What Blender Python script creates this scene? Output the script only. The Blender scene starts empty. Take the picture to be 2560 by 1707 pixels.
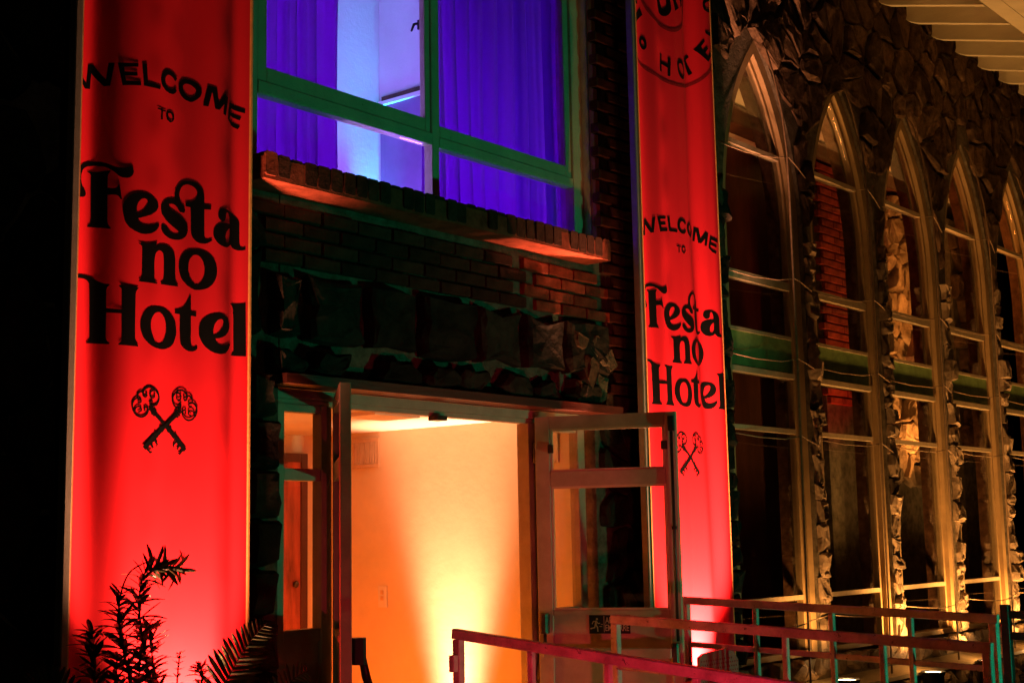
import bpy, bmesh, math, random, json
from mathutils import Vector, Matrix, noise
R = math.radians
rnd = random.Random(7)
sc = bpy.context.scene
COL = sc.collection

# ------------------------------------------------------------------ camera
cam_d = bpy.data.cameras.new('camera')
cam_d.sensor_width = 36.0
cam_d.lens = 49.34
cam_d.clip_start = 0.05
cam_d.clip_end = 400
cam = bpy.data.objects.new('camera', cam_d)
COL.objects.link(cam)
yaw, pitch, roll = R(39.06), R(7.911), R(-1.0776)
fw = Vector((math.cos(yaw) * math.cos(pitch), math.sin(yaw) * math.cos(pitch), math.sin(pitch)))
rt = Vector((math.sin(yaw), -math.cos(yaw), 0))
up = rt.cross(fw)
r2 = rt * math.cos(roll) + up * math.sin(roll)
u2 = -rt * math.sin(roll) + up * math.cos(roll)
cm = Matrix((r2, u2, -fw)).transposed().to_4x4()
cm.translation = Vector((0, -4.25, 1.55))
cam.matrix_world = cm
sc.camera = cam

# ------------------------------------------------------------------ night sky
w = bpy.data.worlds.new('World')
sc.world = w
w.use_nodes = True
nt = w.node_tree
nt.nodes.clear()
sky = nt.nodes.new('ShaderNodeTexSky')
sky.sky_type = 'NISHITA'
sky.sun_disc = False
sky.sun_elevation = R(-8)
sky.sun_rotation = R(200)
bg = nt.nodes.new('ShaderNodeBackground')
bg.inputs['Strength'].default_value = 0.05
wo = nt.nodes.new('ShaderNodeOutputWorld')
nt.links.new(sky.outputs[0], bg.inputs[0])
nt.links.new(bg.outputs[0], wo.inputs[0])

# ------------------------------------------------------------------ exposure
sc.view_settings.view_transform = 'Standard'
sc.view_settings.look = 'None'
sc.view_settings.exposure = -0.45
sc.view_settings.gamma = 1.0
sc.render.engine = 'CYCLES'
sc.cycles.max_bounces = 6
sc.cycles.diffuse_bounces = 3
sc.cycles.glossy_bounces = 3
sc.cycles.transparent_max_bounces = 12
sc.cycles.use_denoising = True
sc.cycles.sample_clamp_indirect = 4.0
sc.cycles.caustics_reflective = False
sc.cycles.caustics_refractive = False

# ------------------------------------------------------------------ the lamps of the place
def spot(name, loc, target, power, color, size=60, blend=0.6, radius=0.04):
    l = bpy.data.lights.new(name, 'SPOT')
    l.energy = power
    l.color = color
    l.spot_size = R(size)
    l.spot_blend = blend
    l.shadow_soft_size = radius
    o = bpy.data.objects.new(name, l)
    o.location = loc
    d = Vector(target) - Vector(loc)
    o.rotation_euler = d.to_track_quat('-Z', 'Y').to_euler()
    COL.objects.link(o)
    return o

def bulb(name, loc, power, color, radius=0.08):
    l = bpy.data.lights.new(name, 'POINT')
    l.energy = power
    l.color = color
    l.shadow_soft_size = radius
    o = bpy.data.objects.new(name, l)
    o.location = loc
    COL.objects.link(o)
    return o

WARM = (1.0, 0.43, 0.10)
# two floor lamps that wash the banners
BL1 = (3.15, -0.34, 0.64)
BL2 = (6.37, -0.44, 0.62)
BL3 = (5.68, -0.62, 0.90)
spot('banner_lamp_light', BL1, (3.07, -0.24, 1.35), 1800, (1.0, 0.40, 0.20), 60, 1.0, 0.03)
spot('banner_lamp_light', BL2, (6.35, -0.30, 1.7), 3200, (1.0, 0.40, 0.20), 66, 1.0, 0.03)
spot('wall_lamp_light', BL3, (5.72, -0.10, 2.8), 150, (1.0, 0.38, 0.13), 34, 0.8, 0.03)
# lobby floor lamp against the side wall, and its spill
spot('lobby_lamp_light', (5.70, 0.92, 0.165), (5.80, 0.92, 2.0), 1250, (1.0, 0.50, 0.27), 40, 1.0, 0.10)
spot('lobby_lamp_light', (5.30, 0.92, 0.25), (5.85, 0.92, 1.75), 120, (1.0, 0.48, 0.20), 40, 1.0, 0.06)  # added second beam for the pale halo around the bright core
bulb('lobby_spill_light', (4.7, 1.0, 0.55), 85, (1.0, 0.185, 0.006), 0.15)
bulb('lobby_back_light', (5.3, 1.7, 0.35), 9, (1.0, 0.03, 0.012), 0.1)
# upstairs room: violet and cyan party lamps on the floor
bulb('upstairs_violet_light', (4.5, 1.2, 2.95), 175, (0.34, 0.22, 1.0), 0.15)
bulb('upstairs_violet_light', (5.5, 0.8, 3.1), 115, (0.34, 0.10, 1.0), 0.15)
spot('upstairs_cyan_light', (6.31, 1.88, 2.76), (6.31, 1.99, 4.4), 1100, (0.02, 0.62, 1.0), 26, 1.0, 0.05)
spot('upstairs_cyan_light', (5.9, 1.5, 3.2), (5.95, 1.99, 5.2), 110, (0.03, 0.62, 1.0), 45, 1.0, 0.05)
# can lamps at the foot of each pier
PIERS = [7.155 + 1.13 * k for k in range(6)]
CANS = ((8.03, 0.655), (9.327, 0.593), (10.342, 0.589), (11.45, 0.55), (12.6, 0.55))
for k, (lx, lz) in enumerate(CANS):
    spot('pier_lamp_light', (lx, -0.30, lz + 0.03), (lx + 0.10, -0.12, 1.7), 85 if k == 0 else 215, WARM, 120, 0.9, 0.04)
    bulb('pier_glow_light', (lx, -0.31, lz + 0.07), 2.4, WARM, 0.03)
# green stage flood on the forecourt, red one beside the ramp
spot('green_flood_light', (6.2, -4.5, 0.25), (5.5, 0.0, 2.2), 230, (0.01, 1.0, 0.47), 60, 0.7, 0.06)
spot('red_flood_light', (2.9, -3.2, 0.35), (4.4, -1.1, 1.0), 260, (1.0, 0.03, 0.08), 50, 1.0, 0.05)
# added warm fill light behind the camera, no known lamp there
bulb('warm_fill_light', (-1.5, -9.5, 4.2), 42, (1.0, 0.72, 0.42), 0.15)
# hall lamps behind the arched windows
bulb('hall_amber_light', (11.75, 0.42, 3.5), 22, (1.0, 0.32, 0.05), 0.06)
spot('hall_amber_light', (11.7, 0.36, 1.5), (11.85, 0.82, 3.6), 420, (1.0, 0.34, 0.06), 62, 0.7, 0.06)
spot('hall_ceiling_light', (8.3, 0.45, 3.6), (8.3, 0.5, 4.7), 60, (1.0, 0.40, 0.10), 130, 0.6, 0.1)
spot('hall_red_light', (10.2, 0.35, 1.6), (10.55, 0.83, 3.7), 85, (1.0, 0.06, 0.03), 55, 0.7, 0.06)

# ------------------------------------------------------------------ materials
def mat(name, col, rough=0.7, var=0.15, scale=8.0, bump=0.0, bscale=40.0, objvar=0.0, metal=0.0, spec=0.4, detail=6.0, stretch=None, col2=None, wear=None):
    m = bpy.data.materials.new(name)
    m.use_nodes = True
    t = m.node_tree
    b = t.nodes['Principled BSDF']
    b.inputs['Roughness'].default_value = rough
    b.inputs['Metallic'].default_value = metal
    b.inputs['Specular IOR Level'].default_value = spec
    tc = t.nodes.new('ShaderNodeTexCoord')
    mp = t.nodes.new('ShaderNodeMapping')
    if stretch:
        mp.inputs['Scale'].default_value = stretch
    t.links.new(tc.outputs['Object'], mp.inputs['Vector'])
    n = t.nodes.new('ShaderNodeTexNoise')
    n.inputs['Scale'].default_value = scale
    n.inputs['Detail'].default_value = detail
    n.inputs['Roughness'].default_value = 0.65
    t.links.new(mp.outputs[0], n.inputs['Vector'])
    cr = t.nodes.new('ShaderNodeValToRGB')
    c2 = col2 or tuple(max(0.0, c * (1 - 2 * var)) for c in col)
    hi = tuple(min(1.0, c * (1 + var)) for c in col)
    cr.color_ramp.elements[0].position = 0.30
    cr.color_ramp.elements[0].color = (*c2, 1)
    cr.color_ramp.elements[1].position = 0.70
    cr.color_ramp.elements[1].color = (*hi, 1)
    t.links.new(n.outputs['Fac'], cr.inputs['Fac'])
    out = cr.outputs['Color']
    if wear:
        wc, wpos, wscale = wear
        n3 = t.nodes.new('ShaderNodeTexNoise')
        n3.inputs['Scale'].default_value = wscale
        n3.inputs['Detail'].default_value = 8
        n3.inputs['Roughness'].default_value = 0.7
        t.links.new(mp.outputs[0], n3.inputs['Vector'])
        r3 = t.nodes.new('ShaderNodeValToRGB')
        r3.color_ramp.elements[0].position = wpos
        r3.color_ramp.elements[0].color = (0, 0, 0, 1)
        r3.color_ramp.elements[1].position = wpos + 0.06
        r3.color_ramp.elements[1].color = (1, 1, 1, 1)
        t.links.new(n3.outputs['Fac'], r3.inputs['Fac'])
        mx = t.nodes.new('ShaderNodeMix')
        mx.data_type = 'RGBA'
        t.links.new(r3.outputs['Color'], mx.inputs['Factor'])
        t.links.new(out, mx.inputs['A'])
        mx.inputs['B'].default_value = (*wc, 1)
        out = mx.outputs['Result']
    if objvar:
        oi = t.nodes.new('ShaderNodeObjectInfo')
        mr = t.nodes.new('ShaderNodeMapRange')
        mr.inputs['To Min'].default_value = 1 - objvar
        mr.inputs['To Max'].default_value = 1 + objvar
        t.links.new(oi.outputs['Random'], mr.inputs['Value'])
        hs = t.nodes.new('ShaderNodeHueSaturation')
        t.links.new(mr.outputs[0], hs.inputs['Value'])
        t.links.new(out, hs.inputs['Color'])
        out = hs.outputs['Color']
    t.links.new(out, b.inputs['Base Color'])
    if bump:
        n2 = t.nodes.new('ShaderNodeTexNoise')
        n2.inputs['Scale'].default_value = bscale
        n2.inputs['Detail'].default_value = 8
        n2.inputs['Roughness'].default_value = 0.7
        t.links.new(mp.outputs[0], n2.inputs['Vector'])
        bp = t.nodes.new('ShaderNodeBump')
        bp.inputs['Strength'].default_value = bump
        bp.inputs['Distance'].default_value = 0.02
        t.links.new(n2.outputs['Fac'], bp.inputs['Height'])
        t.links.new(bp.outputs['Normal'], b.inputs['Normal'])
    return m

def glass_mat(name, tint=(1, 1, 1), rough=0.02):
    m = bpy.data.materials.new(name)
    m.use_nodes = True
    t = m.node_tree
    t.nodes.clear()
    o = t.nodes.new('ShaderNodeOutputMaterial')
    tr = t.nodes.new('ShaderNodeBsdfTransparent')
    tr.inputs['Color'].default_value = (*tint, 1)
    gl = t.nodes.new('ShaderNodeBsdfGlossy')
    gl.inputs['Roughness'].default_value = rough
    lw = t.nodes.new('ShaderNodeLayerWeight')
    lw.inputs['Blend'].default_value = 0.5
    pw = t.nodes.new('ShaderNodeMath')
    pw.operation = 'POWER'
    pw.inputs[1].default_value = 4.0
    fr = t.nodes.new('ShaderNodeMath')
    fr.operation = 'MULTIPLY_ADD'
    fr.inputs[1].default_value = 0.92
    fr.inputs[2].default_value = 0.03
    t.links.new(lw.outputs['Facing'], pw.inputs[0])
    t.links.new(pw.outputs[0], fr.inputs[0])
    mx = t.nodes.new('ShaderNodeMixShader')
    t.links.new(fr.outputs[0], mx.inputs[0])
    t.links.new(tr.outputs[0], mx.inputs[1])
    t.links.new(gl.outputs[0], mx.inputs[2])
    t.links.new(mx.outputs[0], o.inputs[0])
    return m

def emit_mat(name, col, s):
    m = bpy.data.materials.new(name)
    m.use_nodes = True
    t = m.node_tree
    b = t.nodes['Principled BSDF']
    n = t.nodes.new('ShaderNodeTexNoise')
    n.inputs['Scale'].default_value = 60
    cr = t.nodes.new('ShaderNodeValToRGB')
    cr.color_ramp.elements[0].color = (*[c * 0.8 for c in col], 1)
    cr.color_ramp.elements[1].color = (*col, 1)
    t.links.new(n.outputs['Fac'], cr.inputs['Fac'])
    t.links.new(cr.outputs[0], b.inputs['Emission Color'])
    b.inputs['Emission Strength'].default_value = s
    return m

M = {}
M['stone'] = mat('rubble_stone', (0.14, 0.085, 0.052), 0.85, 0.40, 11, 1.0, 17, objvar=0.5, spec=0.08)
M['shaded_stone'] = mat('shaded_rubble_stone', (0.034, 0.023, 0.017), 0.85, 0.35, 9, 0.9, 26, objvar=0.5, spec=0.08)  # same rubble, darkened: shade of the unlit walls put into the colour
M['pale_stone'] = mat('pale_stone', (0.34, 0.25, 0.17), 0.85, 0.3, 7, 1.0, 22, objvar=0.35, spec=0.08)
M['mortar'] = mat('mortar', (0.17, 0.14, 0.10), 0.95, 0.3, 14, 1.0, 45, spec=0.08)
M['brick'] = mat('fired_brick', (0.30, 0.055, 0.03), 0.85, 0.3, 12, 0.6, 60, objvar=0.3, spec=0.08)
M['dark_brick'] = mat('sooty_shaded_brick', (0.075, 0.025, 0.017), 0.9, 0.3, 12, 0.6, 60, objvar=0.3, spec=0.08)  # soot tone for the sill; on the walls, shade put into the colour
M['cream'] = mat('cream_paint', (0.60, 0.49, 0.32), 0.55, 0.10, 6, 0.25, 90, wear=((0.16, 0.11, 0.07), 0.66, 34))
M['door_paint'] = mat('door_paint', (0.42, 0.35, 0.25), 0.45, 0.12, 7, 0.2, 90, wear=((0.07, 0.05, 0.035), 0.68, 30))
M['white_wood'] = mat('white_painted_wood', (0.66, 0.60, 0.45), 0.6, 0.08, 5, 0.25, 50, stretch=(1, 0.25, 1), wear=((0.10, 0.07, 0.045), 0.735, 24))
M['green_wood'] = mat('green_paint', (0.05, 0.09, 0.05), 0.5, 0.1, 8, 0.2, 60)
M['putty'] = mat('green_lit_spandrel', (0.22, 0.36, 0.12), 0.6, 0.22, 7, 0.3, 25)  # green lamplight on the boards put into their colour
M['plaster'] = mat('lobby_plaster', (0.78, 0.66, 0.50), 0.75, 0.05, 3, 0.10, 10)
M['room_plaster'] = mat('room_plaster', (0.75, 0.74, 0.78), 0.8, 0.04, 3, 0.2, 30)
M['ceiling'] = mat('ceiling_paint', (0.80, 0.72, 0.60), 0.6, 0.05, 3, 0.15, 30)
M['curtain'] = mat('curtain_cloth', (0.34, 0.12, 0.72), 0.9, 0.08, 60, 0.3, 240)  # white cloth, with the violet room light tinted into its colour
_t = M['curtain'].node_tree
_b = _t.nodes['Principled BSDF']
_tr = _t.nodes.new('ShaderNodeBsdfTranslucent')
_tr.inputs['Color'].default_value = (0.60, 0.13, 0.82, 1)
_mx = _t.nodes.new('ShaderNodeMixShader')
_mx.inputs[0].default_value = 0.6
_t.links.new(_b.outputs[0], _mx.inputs[1])
_t.links.new(_tr.outputs[0], _mx.inputs[2])
_t.links.new(_mx.outputs[0], _t.nodes['Material Output'].inputs['Surface'])
M['fabric'] = mat('red_banner_fabric', (0.80, 0.015, 0.030), 0.60, 0.02, 4, 0.0, 14, spec=0.12)
M['ink'] = mat('black_ink', (0.004, 0.004, 0.0045), 0.6, 0.1, 30, 0.0, spec=0.1)
M['dark_red_ink'] = mat('dark_red_ink', (0.30, 0.010, 0.016), 0.6, 0.2, 60, 0.0, spec=0.1)
M['alloy'] = mat('banner_frame_metal', (0.26, 0.24, 0.20), 0.4, 0.08, 20, 0.1, 120, metal=0.3)
M['hall_frame'] = mat('hall_frame_paint', (0.40, 0.27, 0.13), 0.55, 0.12, 6, 0.3, 90, wear=((0.14, 0.09, 0.05), 0.64, 30))
M['hem'] = mat('hem_tape', (0.80, 0.32, 0.10), 0.6, 0.1, 40, 0.1, 100)
M['rail'] = mat('chalky_rail_paint', (0.52, 0.40, 0.36), 0.36, 0.25, 9, 0.35, 60, wear=((0.05, 0.035, 0.03), 0.62, 26))
M['black_metal'] = mat('black_metal', (0.02, 0.02, 0.02), 0.4, 0.2, 20, 0.1, 80)
M['dark_bronze'] = mat('dark_bronze', (0.07, 0.05, 0.035), 0.4, 0.2, 20, 0.1, 80, metal=0.4)
M['wire'] = mat('rusty_wire', (0.30, 0.20, 0.12), 0.6, 0.2, 30, 0.2, 80)
M['wardrobe'] = mat('violet_lit_wardrobe', (0.22, 0.13, 0.34), 0.6, 0.08, 6, 0.1, 40)  # dim violet light put into the panel colour
M['inner_reveal'] = mat('inner_reveal', (0.20, 0.095, 0.05), 0.9, 0.3, 14, 0.8, 40, spec=0.08)
M['reveal'] = mat('reveal_plaster', (0.66, 0.60, 0.52), 0.9, 0.15, 8, 0.3, 40)
M['muntin'] = mat('bright_muntin', (0.50, 0.40, 0.26), 0.45, 0.1, 20, 0.2, 80)
M['red_wood'] = mat('varnished_red_wood', (0.42, 0.09, 0.05), 0.35, 0.35, 5, 0.15, 30, stretch=(3, 3, 0.6))
M['dark_wood'] = mat('dark_wood', (0.10, 0.035, 0.022), 0.5, 0.3, 6, 0.25, 40, stretch=(1, 1, 0.3))
M['soffit_wood'] = mat('soffit_wood', (0.12, 0.022, 0.014), 0.5, 0.3, 6, 0.3, 40, stretch=(0.3, 3, 3))
M['leaf'] = mat('dark_leaf', (0.08, 0.085, 0.03), 0.35, 0.3, 20, 0.2, 60, objvar=0.35)
M['stem'] = mat('plant_stem', (0.07, 0.06, 0.025), 0.6, 0.3, 20, 0.3, 60)
M['ground'] = mat('forecourt_paving', (0.12, 0.10, 0.085), 0.9, 0.25, 3, 0.6, 30)
M['soil'] = mat('soil', (0.05, 0.038, 0.028), 1.0, 0.3, 12, 1.0, 40)
M['ramp'] = mat('ramp_concrete', (0.28, 0.25, 0.22), 0.9, 0.2, 5, 0.4, 40)
M['glass'] = glass_mat('window_glass', (0.96, 0.97, 0.96))
M['lens'] = emit_mat('lamp_lens', (1.0, 0.72, 0.36), 26.0)
M['sign_black'] = mat('sign_black', (0.012, 0.014, 0.016), 0.4, 0.1, 20, 0, spec=0.3)
M['sign_grey'] = mat('sign_print', (0.42, 0.34, 0.22), 0.5, 0.05, 20, 0)
M['vent'] = mat('vent_metal', (0.62, 0.45, 0.30), 0.5, 0.08, 20, 0)
M['perforated'] = mat('perforated_metal', (0.30, 0.10, 0.09), 0.5, 0.1, 14, 0.1, 60)  # red bounce from the banner put into the metal colour

# ------------------------------------------------------------------ mesh helpers
class MB:
    def __init__(self):
        self.v = []
        self.f = []
    def add(self, vs, fs):
        o = len(self.v)
        self.v += [tuple(p) for p in vs]
        self.f += [tuple(i + o for i in f) for f in fs]
        return self
    def box(self, x0, x1, y0, y1, z0, z1, c=0.0):
        if c <= 0:
            vs = [(x, y, z) for x in (x0, x1) for y in (y0, y1) for z in (z0, z1)]
            return self.add(vs, [(0, 1, 3, 2), (4, 6, 7, 5), (0, 4, 5, 1), (2, 3, 7, 6), (0, 2, 6, 4), (1, 5, 7, 3)])
        return self.beam(((x0 + x1) / 2, (y0 + y1) / 2, z0), ((x0 + x1) / 2, (y0 + y1) / 2, z1), x1 - x0, y1 - y0, c, up=(0, 1, 0))
    def beam(self, a, b, wd, ht, c=0.0, up=(0, 0, 1)):
        """bar from a to b: section wd (side) x ht (up), chamfer c"""
        a, b = Vector(a), Vector(b)
        d = (b - a).normalized()
        u = Vector(up)
        s = d.cross(u)
        if s.length < 1e-4:
            s = d.cross(Vector((1, 0, 0)))
        s.normalize()
        u = s.cross(d).normalized()
        h, k = wd / 2, ht / 2
        if c > 0:
            sec = [(h - c, k), (h, k - c), (h, -k + c), (h - c, -k), (-h + c, -k), (-h, -k + c), (-h, k - c), (-h + c, k)]
        else:
            sec = [(h, k), (h, -k), (-h, -k), (-h, k)]
        n = len(sec)
        vs = [a + s * p + u * q for p, q in sec] + [b + s * p + u * q for p, q in sec]
        fs = [(i, (i + 1) % n, n + (i + 1) % n, n + i) for i in range(n)]
        fs += [tuple(range(n))[::-1], tuple(range(n, 2 * n))]
        return self.add(vs, fs)
    def tube(self, pts, r, n=8, cap=True):
        pts = [Vector(p) for p in pts]
        rs = r if isinstance(r, (list, tuple)) else [r] * len(pts)
        o = len(self.v)
        ref = None
        for i, p in enumerate(pts):
            d = (pts[min(i + 1, len(pts) - 1)] - pts[max(i - 1, 0)]).normalized()
            if ref is None:
                ref = d.orthogonal().normalized()
            ref = (ref - d * ref.dot(d)).normalized()
            s = d.cross(ref)
            for k in range(n):
                a = 2 * math.pi * k / n
                self.v.append(tuple(p + (ref * math.cos(a) + s * math.sin(a)) * rs[i]))
        for i in range(len(pts) - 1):
            for k in range(n):
                self.f.append((o + i * n + k, o + i * n + (k + 1) % n, o + (i + 1) * n + (k + 1) % n, o + (i + 1) * n + k))
        if cap:
            self.f.append(tuple(o + k for k in range(n))[::-1])
            e = o + (len(pts) - 1) * n
            self.f.append(tuple(e + k for k in range(n)))
        return self
    def lathe(self, prof, cx, cy, n=24):
        o = len(self.v)
        for r, z in prof:
            for k in range(n):
                a = 2 * math.pi * k / n
                self.v.append((cx + r * math.cos(a), cy + r * math.sin(a), z))
        for i in range(len(prof) - 1):
            for k in range(n):
                self.f.append((o + i * n + k, o + i * n + (k + 1) % n, o + (i + 1) * n + (k + 1) % n, o + (i + 1) * n + k))
        return self
    def prism(self, poly, axis, a, b):
        """extrude 2D polygon; axis 'y': poly=(x,z); 'x': poly=(y,z); 'z': poly=(x,y)"""
        def P(p, t):
            return {'y': (p[0], t, p[1]), 'x': (t, p[0], p[1]), 'z': (p[0], p[1], t)}[axis]
        n = len(poly)
        vs = [P(p, a) for p in poly] + [P(p, b) for p in poly]
        fs = [tuple(range(n)), tuple(range(n, 2 * n))[::-1]] + [(i, n + i, n + (i + 1) % n, (i + 1) % n) for i in range(n)]
        return self.add(vs, fs)
    def mesh(self, name, m, smooth=False):
        me = bpy.data.meshes.new(name)
        me.from_pydata(self.v, [], self.f)
        bm = bmesh.new()
        bm.from_mesh(me)
        bmesh.ops.recalc_face_normals(bm, faces=bm.faces)
        bm.to_mesh(me)
        bm.free()
        if smooth:
            me.polygons.foreach_set('use_smooth', [True] * len(me.polygons))
        me.materials.append(m)
        return me
    def build(self, name, m, parent=None, smooth=False):
        return link(name, self.mesh(name, m, smooth), parent)

def link(name, me, parent=None, loc=None):
    o = bpy.data.objects.new(name, me)
    COL.objects.link(o)
    if parent is not None:
        o.parent = parent
        q = parent
        off = Vector((0, 0, 0))
        while q is not None:
            off += q.location
            q = q.parent
        o.location = (Vector(loc) if loc is not None else Vector((0, 0, 0))) - off
    elif loc is not None:
        o.location = loc
    return o

def thing(name, label, cat, loc=(0, 0, 0), group=None):
    o = bpy.data.objects.new(name, None)
    o.empty_display_size = 0.1
    COL.objects.link(o)
    o.location = loc
    return tag(o, label, cat, group)

def tag(o, label, cat, group=None):
    o['label'] = label
    o['category'] = cat
    if group:
        o['group'] = group
    return o

def structure(o):
    o['kind'] = 'structure'
    return o

# ------------------------------------------------------------------ ground
structure(MB().box(-60, 80, -60, 60, -0.30, -0.02).build('ground', M['ground']))
structure(MB().prism([(-0.45, -0.019), (-0.45, 0.10), (-2.4, -0.012), (-2.4, -0.019)], 'x', 3.96, 5.92).build('ramp', M['ramp']))
structure(MB().box(3.6, 6.0, -0.45, 2.1, -0.019, 0.10).build('landing', M['ramp']))
structure(MB().box(1.0, 3.55, -1.1, -0.14, -0.018, 0.30).build('planting_bed', M['soil']))
structure(MB().box(6.0, 13.9, -1.2, -0.14, -0.018, 0.24).build('planting_bed', M['soil']))

# ------------------------------------------------------------------ stones: irregular cells of a wall
def clip(poly, nx, nz, d):
    out = []
    n = len(poly)
    for i in range(n):
        a, b = poly[i], poly[(i + 1) % n]
        da = a[0] * nx + a[1] * nz - d
        db = b[0] * nx + b[1] * nz - d
        if da <= 0:
            out.append(a)
        if da * db < 0:
            t = da / (da - db)
            out.append((a[0] + (b[0] - a[0]) * t, a[1] + (b[1] - a[1]) * t))
    return out

def cells(x0, x1, z0, z1, sx, sz, jit=0.42, drop=0.0):
    nx, nz = max(1, round((x1 - x0) / sx)), max(1, round((z1 - z0) / sz))
    sx, sz = (x1 - x0) / nx, (z1 - z0) / nz
    pts = {}
    for j in range(-1, nz + 1):
        for i in range(-1, nx + 1):
            pts[i, j] = (x0 + (i + 0.5 + 0.5 * (j % 2) - 0.25 + rnd.uniform(-jit, jit)) * sx, z0 + (j + 0.5 + rnd.uniform(-jit, jit)) * sz)
    if drop:
        for key in list(pts):
            if rnd.random() < drop:
                del pts[key]
    res = []
    for j in range(nz):
        for i in range(nx):
            p = pts.get((i, j))
            if p is None:
                continue
            poly = [(x0, z0), (x1, z0), (x1, z1), (x0, z1)]
            for dj in range(-3, 4):
                for di in range(-3, 4):
                    q = pts.get((i + di, j + dj))
                    if q is None or (di == 0 and dj == 0):
                        continue
                    ax, az = q[0] - p[0], q[1] - p[1]
                    mx, mz = (q[0] + p[0]) / 2, (q[1] + p[1]) / 2
                    poly = clip(poly, ax, az, ax * mx + az * mz)
                    if len(poly) < 3:
                        break
                if len(poly) < 3:
                    break
            if len(poly) >= 3:
                res.append(poly)
    return res

def stone_into(mb, poly, yb, yf, gap=0.012, rough=0.012):
    """one stone: outline poly (x,z) shrunk by gap, from depth yb to a bulging face at yf"""
    # split long edges so that outlines are not straight
    q = []
    n = len(poly)
    for i in range(n):
        a, b = poly[i], poly[(i + 1) % n]
        L = math.hypot(b[0] - a[0], b[1] - a[1])
        if L < 0.012:
            continue
        q.append(a)
        if L > 0.10:
            k = rnd.uniform(-0.09, 0.05) * L
            q.append(((a[0] + b[0]) / 2 - (b[1] - a[1]) / L * k, (a[1] + b[1]) / 2 + (b[0] - a[0]) / L * k))
    if len(q) < 3:
        return False
    cx = sum(p[0] for p in q) / len(q)
    cz = sum(p[1] for p in q) / len(q)
    n = len(q)
    vs, fs = [], []
    tx, tz = rnd.uniform(-1, 1) * rough * 9, rnd.uniform(-1, 1) * rough * 9
    for s, y in ((0.0, yb), (0.004, yf + (yb - yf) * 0.30), (0.020, yf), (-1, yf)):
        for p in q:
            dx, dz = p[0] - cx, p[1] - cz
            L = math.hypot(dx, dz) or 1
            g = max(0.3, 1 - (gap + s) / L) if s >= 0 else rnd.uniform(0.42, 0.60)
            yy = y
            if s != 0:
                yy += max(-0.8 * rough, min(0.8 * rough, tx * dx + tz * dz)) + rnd.uniform(-1, 1) * rough * 0.6
                yy = min(yy, yb - 0.004)
            vs.append((cx + dx * g + rnd.uniform(-1, 1) * rough * 0.4, yy, cz + dz * g + rnd.uniform(-1, 1) * rough * 0.4))
    vs.append((cx + rnd.uniform(-0.02, 0.02), min(yb - 0.004, yf + rnd.uniform(-0.5, 0.5) * rough), cz + rnd.uniform(-0.02, 0.02)))
    for r in (0, 1, 2):
        for i in range(n):
            fs.append((r * n + i, r * n + (i + 1) % n, (r + 1) * n + (i + 1) % n, (r + 1) * n + i))
    for i in range(n):
        fs.append((3 * n + i, 3 * n + (i + 1) % n, 4 * n))
    mb.add(vs, fs)
    return True

def lay(wall, polys, yb, yf, spread, m, gap=0.012, rough=0.012, name='stone', limit=300):
    """each polygon becomes a stone of its own; those past the limit are joined"""
    rest = MB()
    k = 0
    for p in polys:
        y = yf - rnd.random() ** 2 * spread + rnd.random() * spread * 0.3
        if k < limit:
            mb = MB()
            if stone_into(mb, p, yb, y, gap, rough):
                mb.build(name, m, wall)
                k += 1
        else:
            stone_into(rest, p, yb, y, gap, rough)
    if rest.v:
        o = rest.build('small_stones', m, wall)
        o['kind'] = 'stuff'
    return k

# ---- stone wall left of the entrance (behind the left banner)
wl = thing('stone_wall', 'dark rubble stone wall behind the large banner at the left edge', 'wall', (2.3, 0, 0))
MB().box(-1.5, 3.72, -0.03, 0.30, -0.018, 3.029).build('mortar_bed', M['mortar'], wl)
MB().box(-1.5, 3.47, -0.03, 0.30, 3.03, 6.0).build('mortar_bed', M['mortar'], wl)
lay(wl, cells(1.3, 3.61, 0.25, 3.03, 0.36, 0.30) + cells(1.3, 3.40, 3.04, 5.2, 0.36, 0.30), -0.035, -0.085, 0.05, M['shaded_stone'], 0.014, 0.014, limit=280)
# rough pillar edge beside the side light
for k in range(11):
    z0 = 0.12 + k * 0.19
    mb = MB()
    x0, x1 = 3.50, 3.645 + rnd.uniform(-0.012, 0.012)
    stone_into(mb, [(x0, z0), (x1, z0 + rnd.uniform(-.02, .02)), (x1 + rnd.uniform(-.015, .015), z0 + 0.10), (x1, z0 + 0.185), (x0, z0 + 0.185)], -0.04, -0.13 - rnd.random() * 0.03, 0.004, 0.010)
    mb.build('stone', M['shaded_stone'], wl)

# ---- wall above the door: lintel stones, tall upright stones, brick courses
wa = thing('entrance_wall', 'wall over the entrance doors with upright stones and brick courses on top', 'wall', (4.9, 0, 2.2))
MB().box(3.722, 5.99, -0.035, 0.30, 2.20, 3.02).build('mortar_bed', M['mortar'], wa)
MB().box(3.66, 5.95, -0.15, 0.0, 2.160, 2.199).build('soffit_beam', M['soffit_wood'], wa)
x = 3.80
ths = [3.64, 3.80, 4.16, 4.49, 4.87, 5.22, 5.55, 5.92]
for a, b in zip(ths[:-1], ths[1:]):
    mb = MB()
    stone_into(mb, [(a, 2.33), (b, 2.33), (b + rnd.uniform(-.01, .01), 2.48), (b, 2.635), (a, 2.635), (a + rnd.uniform(-.01, .01), 2.5)], -0.04, -0.10 - rnd.random() * 0.02, 0.032, 0.014)
    mb.build('stone', M['shaded_stone'], wa)
lay(wa, cells(3.63, 5.92, 2.20, 2.315, 0.30, 0.13, 0.25), -0.04, -0.125, 0.03, M['shaded_stone'], 0.010, 0.012)
lay(wa, cells(5.60, 5.96, 2.21, 2.58, 0.15, 0.13, 0.40), -0.04, -0.125, 0.03, M['stone'], 0.008, 0.010)  # lit patch keeps the lighter stone colour
brick_me = []
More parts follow.
